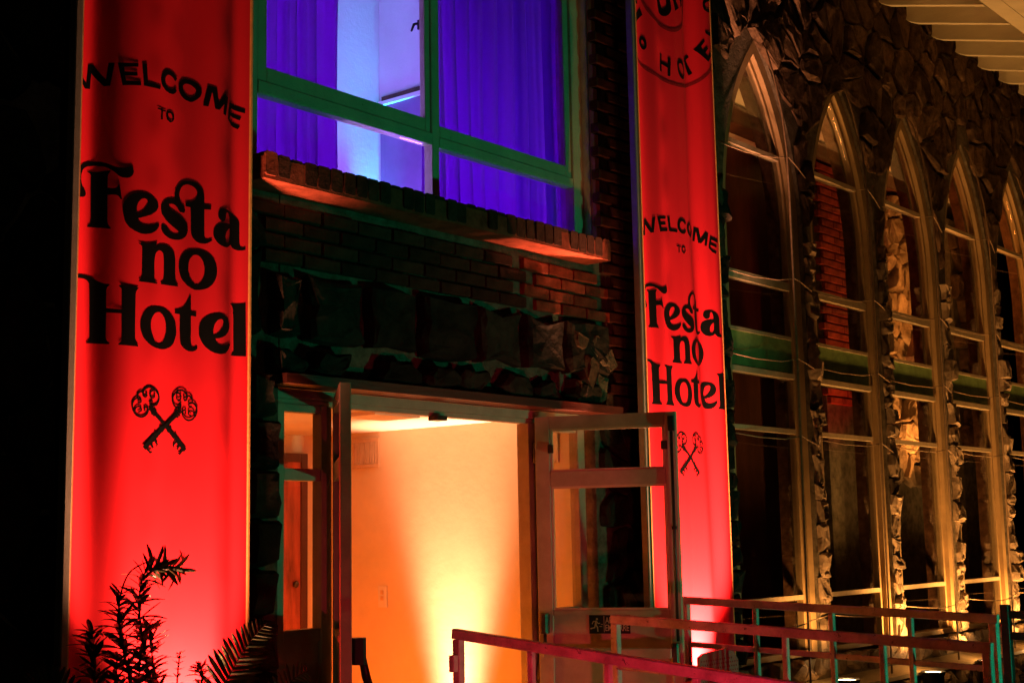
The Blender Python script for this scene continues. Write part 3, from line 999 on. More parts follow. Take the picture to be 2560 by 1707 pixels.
flat('divider', [[sp_(82, 8), sp_(85, 8), sp_(85, 95), sp_(82, 95)]], 0.0158, M['sign_grey'], sg, 0.0006)
def text_mesh(txt, size, bold=0.0, spacing=1.0):
    cu = bpy.data.curves.new('lettering', 'FONT')
    cu.body = txt
    cu.size = size
    cu.offset = bold
    cu.space_character = spacing
    o = bpy.data.objects.new('lettering', cu)
    COL.objects.link(o)
    bpy.context.view_layer.update()
    me = bpy.data.meshes.new_from_object(o.evaluated_get(bpy.context.evaluated_depsgraph_get()))
    bpy.data.objects.remove(o)
    return me
for txt, y0 in (('APERTE E', 55), ('EMPURRE', 14)):
    me = text_mesh(txt, 1.0, 0.012)
    xs = [v.co.x for v in me.vertices]
    ys = [v.co.y for v in me.vertices]
    for v in me.vertices:
        x_ = 90 + (v.co.x - min(xs)) / (max(xs) - min(xs)) * 132
        y_ = y0 + (v.co.y - min(ys)) / (max(ys) - min(ys)) * 34
        s_, z_ = sp_(x_, y_)
        v.co = on(s_, 0.0160, z_)
    me.materials.append(M['sign_grey'])
    o = link('lettering', me, sg)

ll, bx2, d2, n2 = leaf((4.053, -0.02), (3.48, -0.67), 'left entrance door seen edge on, opened outward', True)
def on2(s, off, z):
    return Vector((4.053, -0.02, 0)) + d2 * s + Vector((-d2.y, d2.x, 0)) * off + Vector((0, 0, z))
sgn = 1 if Vector((-d2.y, d2.x)).dot(Vector((1, -0.6))) > 0 else -1
mb = MB()
a_ = on2(0.665, sgn * 0.048, 0)
mb.beam(a_ + Vector((0, 0, 1.105)), a_ + Vector((0, 0, 1.20)), 0.05, 0.05, 0.010, up=d2)
mb.build('bar_housing', M['black_metal'], ll)
MB().tube([on2(0.665, sgn * 0.06, 1.13), on2(0.64, sgn * 0.075, 1.06), on2(0.60, sgn * 0.095, 1.0), on2(0.50, sgn * 0.10, 0.97)], [0.014, 0.016, 0.016, 0.014], 8).build('push_bar', M['black_metal'], ll, True)
for z in (1.90, 0.9, 0.3):
    MB().tube([(4.045, -0.035, z - 0.05), (4.045, -0.035, z + 0.05)], 0.012, 8).build('hinge', M['dark_bronze'], ll, True)

# ------------------------------------------------------------------ lobby
structure(MB().box(5.85, 5.90, 0.31, 2.0, 0.10, 2.60).build('lobby_wall', M['plaster']))
structure(MB().box(5.845, 5.86, 0.072, 0.309, 0.10, 2.195).build('lobby_wall', M['plaster']))
structure(MB().box(2.6, 5.90, 2.0, 2.06, 0.10, 2.60).build('lobby_wall', M['plaster']))
structure(MB().box(2.55, 2.60, 0.31, 2.06, 0.10, 2.60).build('lobby_wall', M['plaster']))
structure(MB().box(2.6, 5.849, 0.075, 1.999, 2.17, 2.195).build('lobby_ceiling', M['ceiling']))
cpn = thing('ceiling_hatch', 'square hatch panel in the lobby ceiling', 'ceiling panel', (5.0, 0.7, 2.165))
MB().box(4.85, 5.17, 0.55, 0.80, 2.150, 2.169, 0.002).build('panel', M['ceiling'], cpn)
dw = thing('lobby_doorway', 'red wooden door in a dark frame on the back wall of the lobby', 'door', (5.55, 1.98, 0.1))
mb = MB()
mb.box(5.665, 5.715, 1.965, 1.999, 0.105, 2.06, 0.003)
mb.box(5.15, 5.664, 1.965, 1.999, 2.01, 2.06, 0.003)
mb.build('frame', M['dark_wood'], dw)
dp_ = MB().prism([(5.18, 0.105), (5.664, 0.105), (5.664, 2.009), (5.18, 2.009)], 'y', 1.975, 1.998).build('door_panel', M['red_wood'], dw)
mb = MB()
mb.lathe([(0.0, 0), (0.018, 0.004), (0.022, 0.014), (0.014, 0.024), (0.0, 0.028)], 0, 0, 12)
kn = mb.build('knob', M['dark_bronze'], dp_, True)
kn.matrix_world = Matrix.Translation((5.62, 1.975, 1.30)) @ Matrix.Rotation(R(90), 4, 'X')
ve = thing('air_vent', 'slatted air vent high on the lobby wall', 'vent', (5.845, 1.62, 2.05))
mb = MB()
for a in ((1.50, 1.72, 2.115, 2.135), (1.50, 1.72, 1.965, 1.985), (1.50, 1.517, 1.9855, 2.1145), (1.703, 1.72, 1.9855, 2.1145)):
    mb.box(5.838, 5.849, a[0], a[1], a[2], a[3], 0.002)
mb.build('frame', M['vent'], ve)
for i in range(9):
    y = 1.528 + i * 0.0205
    MB().beam((5.842, y, 1.986), (5.842, y, 2.114), 0.010, 0.006, 0, up=(0.6, 0.8, 0)).build('slat', M['vent'], ve)
lf2 = thing('floor_lamp', 'added second lamp on the lobby floor, for the pale halo on the wall', 'lamp', (5.28, 0.92, 0.10))
MB().lathe([(0.0, 0.101), (0.06, 0.101), (0.065, 0.11), (0.05, 0.15), (0.045, 0.15), (0.04, 0.13), (0.0, 0.13)], 5.28, 0.92, 20).build('housing', M['black_metal'], lf2)  # body for the added halo beam
sw = thing('light_switch', 'two button light switch plate on the lobby wall', 'switch', (5.845, 1.48, 1.22))
MB().box(5.840, 5.849, 1.445, 1.515, 1.165, 1.285, 0.003).build('plate', M['room_plaster'], sw)
for z in (1.205, 1.238):
    MB().box(5.835, 5.8395, 1.468, 1.492, z, z + 0.024, 0.002).build('button', M['vent'], sw)
s3 = thing('doorbell_button', 'round pale button on the lobby wall behind the right side light', 'button', (5.84, 0.18, 1.474))
mb = MB()
mb.lathe([(0.0, 0.008), (0.011, 0.008), (0.014, 0.0), (0.0, 0.0)], 0, 0, 14)
o = mb.build('cap', M['room_plaster'], s3)
o.matrix_world = Matrix.Translation((5.8445, 0.18, 1.474)) @ Matrix.Rotation(R(-90), 4, 'Y')
pc = thing('picture_frame', 'small pale framed notice seen through the top of the right side light', 'frame', (5.84, 0.24, 2.0))
mb = MB()
mb.box(5.834, 5.8445, 0.19, 0.205, 1.93, 2.09, 0.002)
mb.box(5.834, 5.8445, 0.2055, 0.30, 1.93, 1.945, 0.002)
mb.build('border', M['white_wood'], pc)
MB().box(5.840, 5.8445, 0.2055, 0.30, 1.9455, 2.09).build('sheet', M['plaster'], pc)
lf = thing('floor_lamp', 'squat lamp on the lobby floor close against the glowing wall', 'lamp', (5.70, 0.92, 0.10))
MB().lathe([(0.0, 0.101), (0.07, 0.101), (0.075, 0.11), (0.06, 0.15), (0.055, 0.15), (0.05, 0.13), (0.0, 0.13)], 5.70, 0.92, 20).build('housing', M['black_metal'], lf)

# ------------------------------------------------------------------ banners
ART = json.loads(r'''{"art":[[[[45,2814],[54,2814],[63,2815],[74,2816],[87,2819],[99,2822],[107,2824],[115,2826],[123,2828],[125,2827],[126,2826],[122,2820],[118,2813],[117,2807],[117,2801],[117,2791],[117,2778],[117,2766],[125,2766],[132,2766],[140,2768],[146,2771],[150,2776],[152,2782],[157,2782],[158,2776],[159,2770],[161,2763],[162,2753],[164,2742],[167,2731],[161,2731],[157,2737],[152,2742],[145,2744],[136,2744],[127,2743],[117,2741],[117,2709],[118,2676],[118,2652],[119,2644],[121,2637],[125,2631],[130,2626],[129,2622],[121,2622],[113,2623],[104,2623],[88,2622],[69,2621],[49,2619],[51,2625],[56,2628],[61,2632],[63,2638],[64,2646],[63,2690],[62,2749],[61,2794],[61,2801],[58,2807],[53,2809],[46,2811]]],[[[8,2717],[15,2717],[23,2718],[30,2720],[36,2723],[40,2728],[41,2734],[40,2739],[37,2744],[33,2748],[29,2753],[24,2757],[21,2762],[19,2768],[17,2776],[17,2782],[17,2788],[17,2794],[19,2801],[22,2808],[25,2814],[30,2819],[36,2824],[42,2828],[49,2831],[57,2833],[64,2835],[72,2837],[81,2838],[88,2838],[96,2839],[103,2839],[109,2838],[116,2836],[122,2833],[127,2831],[134,2827],[141,2823],[146,2819],[151,2815],[156,2812],[165,2809],[174,2809],[183,2810],[192,2813],[199,2818],[204,2824],[207,2831],[208,2839],[206,2845],[203,2850],[199,2853],[194,2854],[191,2852],[187,2850],[180,2847],[173,2845],[166,2844],[159,2843],[152,2843],[144,2844],[137,2845],[130,2847],[123,2849],[116,2851],[109,2853],[101,2854],[93,2855],[85,2854],[77,2853],[68,2851],[60,2849],[52,2847],[44,2844],[37,2841],[27,2836],[18,2831],[12,2825],[6,2819]]],[[[169,2691],[169,2698],[169,2705],[171,2713],[173,2720],[176,2727],[181,2734],[186,2741],[193,2748],[200,2753],[208,2758],[217,2761],[225,2764],[234,2766],[242,2767],[250,2767],[259,2767],[268,2766],[276,2764],[284,2761],[292,2757],[299,2752],[304,2748],[309,2742],[312,2737],[313,2729],[310,2721],[307,2715],[302,2710],[296,2705],[289,2700],[282,2695],[274,2691],[267,2688],[260,2685],[252,2682],[244,2679],[236,2676],[228,2674],[229,2669],[231,2664],[235,2659],[240,2655],[248,2652],[257,2651],[266,2652],[275,2653],[284,2656],[293,2659],[300,2662],[306,2665],[311,2667],[315,2668],[318,2666],[318,2663],[317,2658],[314,2653],[308,2645],[301,2638],[292,2633],[283,2628],[276,2626],[268,2624],[261,2622],[254,2621],[246,2621],[239,2621],[231,2623],[222,2625],[214,2627],[206,2631],[198,2634],[192,2639],[186,2645],[181,2651],[177,2658],[174,2669],[171,2680]],[[224,2688],[224,2694],[223,2700],[223,2706],[223,2713],[224,2719],[226,2725],[230,2733],[235,2739],[241,2744],[247,2747],[254,2749],[260,2748],[264,2745],[267,2740],[267,2735],[266,2729],[261,2721],[255,2712],[249,2704],[241,2697],[233,2692]]],[[[396,2775],[387,2773],[378,2771],[370,2769],[362,2767],[354,2764],[347,2761],[341,2756],[335,2750],[330,2743],[327,2737],[326,2730],[325,2724],[326,2717],[328,2711],[331,2706],[336,2700],[342,2695],[348,2690],[356,2685],[363,2681],[371,2678],[379,2674],[387,2671],[394,2669],[403,2665],[411,2662],[416,2659],[418,2655],[417,2651],[414,2648],[407,2645],[398,2644],[391,2644],[383,2645],[376,2647],[370,2651],[364,2656],[358,2661],[353,2665],[347,2667],[341,2667],[336,2667],[331,2664],[328,2660],[327,2654],[329,2649],[333,2642],[340,2636],[346,2633],[353,2630],[361,2627],[368,2625],[376,2625],[384,2624],[392,2625],[401,2625],[410,2627],[418,2628],[426,2631],[433,2633],[443,2639],[452,2646],[457,2652],[461,2659],[463,2665],[465,2672],[464,2679],[463,2686],[460,2692],[456,2698],[451,2703],[445,2708],[439,2711],[432,2715],[424,2717],[416,2720],[408,2722],[400,2724],[393,2727],[385,2729],[377,2732],[370,2736],[365,2740],[363,2744],[365,2748],[370,2751],[377,2753],[385,2754],[393,2754],[400,2752],[406,2749],[412,2745],[417,2740],[422,2735],[428,2733],[435,2733],[441,2733],[447,2734],[450,2739],[452,2745],[450,2751],[446,2756],[441,2760],[435,2763],[431,2768],[427,2773],[424,2780],[423,2788],[422,2796],[423,2805],[426,2813],[430,2822],[436,2829],[443,2836],[452,2840],[461,2843],[470,2844],[480,2842],[489,2839],[496,2834],[501,2827],[503,2819],[503,2810],[501,2801],[497,2794],[491,2788],[484,2782],[475,2778],[465,2776],[454,2774],[453,2760],[476,2760],[477,2728],[477,2697],[477,2672],[478,2666],[479,2660],[481,2654],[486,2646],[493,2640],[501,2634],[511,2631],[522,2630],[533,2631],[542,2634],[550,2639],[556,2643],[560,2647],[558,2650],[554,2651],[551,2649],[546,2647],[541,2646],[536,2646],[533,2649],[531,2653],[530,2681],[530,2720],[530,2759],[554,2761],[555,2776],[530,2776],[530,2785],[530,2795],[530,2804],[529,2812],[528,2819],[526,2826],[523,2833],[519,2840],[514,2845],[508,2850],[501,2854],[494,2856],[485,2858],[476,2858],[466,2857],[456,2855],[446,2852],[437,2847],[429,2842],[421,2836],[414,2830],[409,2824],[404,2817],[400,2810],[398,2803],[397,2796],[396,2790],[396,2782]]],[[[582,2748],[584,2757],[589,2766],[598,2771],[609,2774],[617,2775],[625,2776],[634,2776],[642,2775],[650,2773],[658,2771],[666,2768],[673,2764],[679,2759],[685,2755],[690,2749],[694,2743],[696,2737],[697,2731],[697,2724],[697,2702],[697,2675],[698,2654],[699,2649],[701,2645],[705,2643],[710,2642],[715,2644],[720,2646],[720,2635],[713,2633],[706,2631],[695,2630],[685,2631],[676,2633],[668,2637],[662,2642],[656,2647],[650,2641],[643,2636],[635,2633],[625,2631],[616,2630],[607,2631],[599,2633],[590,2636],[582,2640],[576,2645],[571,2651],[567,2657],[565,2663],[563,2670],[563,2676],[564,2683],[566,2690],[570,2697],[575,2703],[582,2709],[590,2713],[598,2717],[608,2719],[618,2721],[628,2723],[639,2724],[650,2725],[649,2734],[648,2743],[647,2751],[644,2758],[640,2763],[636,2765],[631,2765],[628,2762],[626,2756],[625,2749],[624,2741],[621,2735],[616,2729],[610,2726],[603,2724],[596,2726],[590,2730],[585,2735],[583,2741]],[[650,2708],[642,2703],[635,2697],[629,2690],[625,2683],[622,2674],[622,2666],[623,2659],[625,2653],[629,2651],[635,2651],[641,2653],[645,2656],[649,2663],[650,2670],[651,2681],[650,2695]]],[[[231,2588],[239,2587],[247,2587],[255,2588],[264,2588],[272,2589],[280,2591],[288,2593],[294,2595],[300,2597],[306,2600],[308,2600],[310,2599],[308,2593],[306,2587],[303,2583],[301,2579],[307,2584],[313,2588],[322,2593],[333,2596],[341,2597],[349,2597],[358,2597],[366,2595],[373,2593],[380,2589],[386,2584],[392,2579],[396,2572],[398,2565],[400,2557],[401,2549],[401,2531],[401,2508],[402,2490],[402,2483],[403,2477],[405,2471],[410,2465],[416,2460],[415,2457],[329,2453],[330,2459],[335,2462],[339,2466],[342,2473],[343,2482],[343,2501],[343,2525],[342,2544],[341,2552],[340,2559],[338,2565],[333,2570],[326,2573],[320,2573],[313,2570],[307,2564],[303,2556],[301,2548],[300,2540],[299,2532],[299,2514],[300,2493],[300,2476],[302,2468],[304,2461],[309,2458],[314,2456],[312,2452],[235,2451],[237,2458],[242,2461],[246,2464],[248,2472],[248,2482],[248,2506],[248,2537],[248,2562],[247,2570],[245,2577],[240,2581],[233,2584]]],[[[419,2530],[419,2540],[421,2549],[425,2559],[431,2569],[439,2579],[449,2588],[461,2595],[474,2600],[488,2603],[501,2605],[515,2605],[527,2603],[539,2599],[550,2592],[559,2585],[567,2576],[572,2565],[576,2555],[579,2546],[580,2536],[580,2526],[578,2515],[574,2503],[568,2492],[562,2483],[554,2475],[545,2468],[534,2463],[521,2459],[510,2457],[499,2456],[488,2457],[478,2460],[468,2464],[457,2470],[447,2477],[439,2483],[431,2491],[426,2499],[422,2509],[419,2519]],[[466,2533],[466,2543],[468,2553],[471,2563],[476,2571],[483,2579],[490,2584],[499,2586],[508,2584],[514,2580],[519,2574],[524,2567],[527,2558],[529,2549],[531,2539],[531,2528],[530,2517],[528,2506],[525,2498],[520,2489],[515,2482],[507,2475],[498,2472],[492,2474],[487,2479],[482,2484],[477,2490],[473,2498],[470,2505],[467,2514],[466,2523]]],[[[9,2450],[17,2451],[25,2452],[33,2452],[40,2452],[47,2452],[54,2451],[61,2449],[68,2447],[74,2444],[80,2442],[86,2439],[92,2436],[98,2434],[104,2432],[110,2431],[116,2430],[122,2430],[128,2430],[129,2428],[129,2426],[126,2422],[122,2418],[120,2413],[119,2408],[119,2391],[119,2368],[120,2346],[173,2346],[173,2366],[173,2387],[173,2403],[172,2408],[172,2413],[170,2418],[166,2422],[161,2426],[161,2430],[235,2429],[235,2428],[234,2426],[230,2421],[226,2414],[225,2409],[224,2404],[224,2398],[224,2356],[224,2301],[225,2260],[225,2254],[225,2249],[227,2244],[229,2239],[233,2234],[237,2229],[237,2223],[162,2223],[163,2228],[168,2232],[172,2236],[174,2243],[175,2249],[175,2272],[174,2302],[174,2332],[120,2331],[120,2301],[120,2271],[120,2249],[121,2243],[122,2237],[127,2232],[133,2228],[132,2223],[54,2221],[55,2226],[61,2229],[65,2232],[67,2239],[67,2247],[66,2298],[65,2368],[63,2420],[62,2426],[58,2431],[53,2435],[45,2438],[40,2439],[34,2439],[28,2439],[21,2438],[15,2438],[9,2437]]],[[[245,2293],[245,2302],[246,2311],[248,2320],[252,2329],[256,2339],[262,2347],[269,2354],[277,2360],[286,2365],[296,2368],[306,2369],[316,2370],[327,2370],[339,2370],[350,2368],[360,2364],[370,2359],[379,2353],[388,2345],[395,2337],[401,2328],[404,2319],[406,2309],[407,2299],[407,2290],[406,2281],[403,2272],[399,2262],[394,2252],[388,2244],[380,2237],[372,2232],[362,2228],[352,2225],[341,2223],[330,2223],[320,2224],[309,2226],[299,2229],[288,2233],[279,2239],[270,2246],[263,2252],[257,2260],[252,2268],[249,2276],[246,2284]],[[289,2300],[289,2309],[290,2319],[292,2327],[296,2334],[300,2342],[306,2347],[313,2351],[321,2353],[330,2352],[337,2348],[342,2343],[347,2337],[351,2331],[354,2322],[356,2312],[357,2302],[357,2291],[356,2280],[353,2270],[350,2261],[346,2254],[341,2247],[334,2242],[325,2239],[317,2240],[309,2244],[304,2250],[300,2258],[296,2267],[293,2277],[290,2289]]],[[[400,2372],[407,2372],[414,2373],[421,2375],[428,2378],[435,2381],[441,2385],[447,2391],[452,2397],[457,2403],[462,2412],[467,2421],[472,2431],[477,2430],[477,2373],[499,2372],[499,2358],[477,2359],[477,2321],[476,2284],[477,2257],[478,2252],[480,2247],[484,2244],[490,2243],[494,2246],[498,2249],[501,2248],[504,2246],[503,2242],[500,2238],[494,2233],[486,2230],[480,2229],[473,2229],[466,2229],[460,2231],[453,2233],[447,2236],[441,2239],[436,2243],[432,2248],[428,2253],[426,2260],[425,2266],[424,2291],[424,2324],[424,2358],[399,2358]]],[[[509,2307],[509,2315],[511,2323],[513,2332],[518,2340],[524,2349],[532,2356],[540,2362],[549,2367],[559,2371],[569,2374],[579,2376],[590,2377],[600,2377],[611,2376],[621,2374],[630,2370],[637,2365],[644,2360],[648,2354],[651,2348],[653,2341],[653,2334],[651,2328],[648,2321],[643,2314],[636,2308],[629,2302],[620,2298],[611,2293],[601,2290],[592,2287],[582,2285],[573,2283],[576,2276],[581,2270],[587,2265],[594,2262],[601,2261],[608,2260],[615,2261],[622,2262],[629,2265],[636,2267],[645,2272],[652,2275],[656,2274],[658,2270],[656,2264],[652,2257],[648,2252],[642,2246],[636,2241],[630,2237],[623,2234],[616,2232],[608,2230],[600,2229],[591,2229],[582,2230],[573,2231],[564,2234],[554,2238],[545,2244],[537,2249],[530,2256],[524,2263],[519,2270],[516,2276],[513,2282],[511,2288],[509,2294],[509,2300]],[[567,2295],[567,2302],[566,2309],[566,2315],[568,2323],[570,2331],[573,2338],[577,2344],[581,2349],[586,2354],[595,2357],[604,2359],[610,2356],[614,2351],[614,2346],[613,2340],[611,2334],[607,2327],[602,2321],[597,2314],[591,2308],[584,2302],[576,2298]]],[[[657,2426],[667,2426],[677,2426],[685,2426],[693,2427],[701,2428],[712,2430],[722,2433],[725,2232],[664,2231],[664,2236],[669,2240],[673,2244],[675,2251],[675,2259],[674,2303],[674,2362],[672,2405],[671,2411],[668,2416],[663,2421]]],[[[3,3142],[32,3121],[40,3190],[61,3195],[105,3151],[112,3212],[132,3216],[119,3130],[99,3125],[54,3162],[50,3105],[26,3100],[4,3119]]],[[[142,3218],[218,3232],[218,3218],[164,3207],[167,3191],[214,3199],[216,3185],[169,3176],[173,3159],[230,3168],[230,3153],[160,3139]]],[[[233,3232],[253,3238],[259,3171],[315,3172],[313,3159],[242,3155]]],[[[409,3229],[397,3214],[391,3218],[386,3221],[380,3224],[374,3226],[367,3227],[360,3227],[351,3224],[344,3218],[340,3213],[338,3206],[337,3200],[337,3193],[340,3188],[343,3183],[349,3178],[358,3176],[364,3176],[371,3177],[377,3179],[386,3184],[394,3191],[406,3184],[403,3177],[398,3171],[392,3167],[385,3164],[378,3161],[370,3160],[362,3159],[355,3159],[346,3161],[337,3164],[330,3169],[324,3174],[320,3180],[317,3186],[316,3194],[316,3201],[318,3209],[320,3216],[324,3223],[329,3230],[334,3235],[341,3239],[348,3242],[356,3243],[365,3244],[373,3244],[380,3243],[387,3241],[393,3239],[399,3236],[404,3232]]],[[[417,3200],[418,3207],[420,3214],[424,3221],[429,3227],[436,3233],[444,3238],[452,3241],[462,3243],[471,3243],[480,3243],[490,3241],[498,3238],[506,3233],[512,3227],[516,3221],[519,3215],[520,3209],[520,3202],[518,3194],[515,3186],[509,3179],[502,3172],[494,3166],[486,3161],[478,3159],[469,3160],[462,3161],[452,3163],[443,3166],[435,3170],[429,3174],[424,3179],[421,3184],[419,3188],[417,3194]],[[442,3207],[445,3215],[451,3221],[459,3225],[469,3226],[476,3225],[483,3223],[488,3220],[495,3215],[499,3208],[500,3200],[498,3192],[493,3185],[485,3179],[477,3177],[468,3178],[462,3180],[456,3183],[451,3187],[447,3192],[444,3198],[442,3202]]],[[[524,3153],[540,3233],[573,3229],[582,3175],[612,3216],[633,3207],[619,3133],[604,3135],[609,3174],[585,3146],[567,3147],[556,3210],[543,3152]]],[[[647,3196],[715,3179],[715,3164],[656,3173],[652,3159],[701,3148],[696,3134],[649,3144],[646,3131],[658,3123],[697,3112],[689,3098],[658,3106],[631,3126]]],[[[303,3090],[343,3088],[342,3083],[328,3083],[327,3051],[318,3049],[320,3083],[302,3084]]],[[[344,3073],[347,3080],[351,3087],[358,3091],[366,3093],[372,3093],[379,3092],[384,3089],[389,3084],[392,3077],[390,3069],[386,3062],[380,3056],[371,3052],[363,3052],[355,3055],[349,3059],[346,3064],[344,3068]],[[355,3075],[357,3080],[361,3084],[367,3085],[373,3085],[378,3080],[381,3074],[381,3069],[378,3063],[373,3060],[368,3060],[363,3062],[358,3065],[355,3070]]]],"keys":[[7.1,[[299,2036],[298,2038],[295,2040],[292,2038],[290,2034],[290,2029],[293,2024],[299,2023],[307,2024],[315,2026],[321,2030],[325,2036],[328,2043],[329,2050],[328,2057],[326,2063],[322,2069],[316,2075],[309,2081],[302,2084],[295,2086],[289,2087],[282,2086],[276,2084],[271,2081],[266,2076],[263,2071],[261,2066],[261,2061],[262,2057],[264,2054],[268,2052],[272,2052],[274,2054],[276,2057],[275,2061],[274,2064]]],[6.4,[[309,2076],[304,2076],[298,2075],[293,2071],[290,2065],[290,2059],[292,2054],[296,2051],[301,2050],[305,2051],[309,2055],[309,2059],[309,2063]]],[6.7,[[262,2069],[256,2069],[249,2068],[244,2064],[240,2060],[238,2053],[237,2046]]],[6.6,[[242,2031],[246,2031],[250,2031],[253,2034],[253,2039],[250,2042],[245,2045],[239,2045],[233,2044],[227,2040],[223,2035],[219,2028],[218,2020],[219,2011],[222,2003],[228,1994],[235,1987],[244,1983],[253,1981],[261,1982],[268,1985],[274,1990],[279,1995],[282,2002],[282,2008],[280,2013],[276,2016],[272,2017],[268,2015],[268,2010],[268,2005]]],[5.8,[[228,1999],[229,2005],[232,2011],[237,2015],[243,2017],[249,2016],[253,2012],[255,2007],[254,2003],[249,2000],[244,1998]]],[20.8,[[290,2017],[302,2007]]],[24.8,[[302,2005],[308,1999]]],[21.8,[[308,1999],[315,1993]]],[12.3,[[310,1997],[366,1950]]],[15.6,[[366,1952],[407,1914]]],[22.5,[[374,1948],[381,1939]]],[22.5,[[398,1927],[404,1919]]],[18.1,[[407,1916],[429,1894]]],[16.2,[[429,1895],[452,1874]]],[6.8,[[410,1904],[395,1889],[401,1884]]],[8.1,[[424,1889],[413,1877]]],[8.1,[[442,1876],[425,1860],[420,1865]]]],"em":[[[[51,4042],[53,4050],[58,4059],[63,4067],[70,4073],[79,4078],[89,4077],[98,4073],[104,4067],[109,4058],[113,4049],[113,4040],[113,4031],[110,4023],[103,4014],[94,4007],[84,4007],[75,4009],[69,4013],[63,4019],[58,4025],[54,4030],[51,4035]],[[73,4048],[76,4054],[81,4058],[86,4055],[91,4049],[95,4043],[97,4036],[96,4030],[92,4025],[87,4026],[82,4028],[77,4032],[74,4037],[73,4042]]],[[[217,4017],[231,4016],[230,3978],[281,3973],[283,4011],[311,4013],[301,3912],[276,3910],[280,3954],[229,3962],[228,3921],[212,3922]]],[[[370,3996],[371,4003],[375,4011],[380,4018],[392,4027],[407,4033],[422,4034],[435,4031],[445,4025],[453,4018],[460,4010],[465,4000],[468,3990],[469,3979],[467,3968],[464,3957],[459,3948],[450,3938],[438,3932],[423,3932],[409,3935],[399,3940],[389,3947],[382,3954],[376,3967],[372,3983]],[[391,3998],[397,4007],[406,4013],[416,4014],[426,4012],[433,4008],[439,4001],[445,3994],[448,3987],[449,3979],[449,3971],[445,3961],[439,3952],[430,3952],[422,3955],[414,3959],[406,3965],[400,3972],[395,3980],[392,3990]]],[[[476,4053],[539,4102],[552,4090],[525,4069],[570,4003],[546,3987],[504,4053],[484,4042]]],[[[580,4137],[655,4212],[666,4203],[630,4162],[647,4147],[677,4178],[693,4169],[665,4136],[688,4122],[733,4169],[732,4137],[689,4091]]],[[[672,4265],[686,4265],[701,4265],[717,4268],[733,4271],[733,4250],[716,4247],[700,4246],[684,4247],[673,4250],[671,4257]]],[[[660,4417],[664,4427],[671,4437],[683,4446],[699,4455],[717,4462],[736,4468],[734,4447],[722,4445],[711,4441],[695,4433],[682,4423],[678,4414],[679,4406],[683,4399],[692,4396],[703,4397],[718,4401],[732,4404],[731,4386],[717,4381],[703,4378],[687,4378],[673,4380],[667,4385],[663,4390],[660,4397],[659,4403],[659,4410]]],[[[-4,4159],[57,4212],[66,4227],[91,4194],[24,4139],[18,4121],[-5,4114]]],[[[-9,4240],[41,4254],[46,4240],[-11,4224]]],[[[197,4319],[204,4291],[211,4263],[217,4242],[222,4236],[230,4232],[239,4229],[249,4228],[263,4230],[278,4234],[293,4242],[307,4252],[315,4260],[323,4269],[328,4278],[331,4286],[331,4293],[330,4301],[326,4317],[321,4336],[316,4355],[282,4345],[283,4329],[285,4313],[286,4301],[285,4294],[281,4287],[270,4277],[257,4270],[247,4270],[241,4273],[235,4288],[228,4307],[222,4327]]],[[[342,4363],[371,4371],[400,4324],[420,4322],[369,4289],[365,4301]]],[[[424,4387],[448,4394],[468,4364],[481,4360],[440,4332],[440,4346]]]]}''')
BW, ZTOP = 0.732, 4.95
def smooth(a, b, t):
    t = max(0.0, min(1.0, (t - a) / (b - a)))
    return t * t * (3 - 2 * t)
def folds_a(x, z):
    t = x / BW
    h = smooth(0.9, 3.7, z)
    g = lambda c, s: math.exp(-((t - c) / s) ** 2)
    y = 0.030 * g(0.085, 0.10) * (0.7 + 0.5 * h)
    y -= 0.010 * g(0.36, 0.13)
    y += 0.040 * g(0.63, 0.12) * h * h
    y -= 0.006 * g(0.79, 0.05)
    y += 0.019 * g(0.915, 0.055) * (0.55 + 0.6 * h)
    y += 0.0014 * math.sin(19 * t + 0.6 * z) + 0.0005 * math.sin(43 * t - 0.4 * z)
    y += 0.0004 * g(0.40, 0.05) * math.sin(31 * z) + 0.0004 * g(0.85, 0.04) * math.sin(25 * z + 1) + 0.0003 * g(0.56, 0.05) * math.sin(27 * z + 2)
    return y
def folds_b(x, z):
    t = x / BW
    h = smooth(0.9, 3.4, z)
    g = lambda c, s: math.exp(-((t - c) / s) ** 2)
    y = 0.016 * g(0.10, 0.08) * (0.4 + h)
    y -= 0.004 * g(0.24, 0.05) * h
    y += 0.034 * g(0.72 + 0.12 * (1 - h), 0.085) * (0.65 + 0.5 * h * h)
    y -= 0.008 * g(0.48, 0.09)
    y -= 0.006 * g(0.94, 0.05)
    y += 0.0014 * math.sin(23 * t + 0.5 * z) + 0.0006 * math.sin(51 * t - 0.3 * z)
    y += 0.0008 * g(0.3, 0.05) * math.sin(22 * z)
    return y

def sheet(f, xl, y0, zb, sx=1.0, nx=84, nz=110):
    vs, fs = [], []
    for j in range(nz + 1):
        z = zb + (ZTOP - zb) * j / nz
        for i in range(nx + 1):
            x = BW * i / nx
            vs.append((xl + x * sx, y0 + f(x, z), z))
    for j in range(nz):
        for i in range(nx):
            q = j * (nx + 1) + i
            fs.append((q, q + 1, q + nx + 2, q + nx + 1))
    me = bpy.data.meshes.new('fabric')
    me.from_pydata(vs, [], fs)
    me.polygons.foreach_set('use_smooth', [True] * len(fs))
    me.materials.append(M['fabric'])
    return me

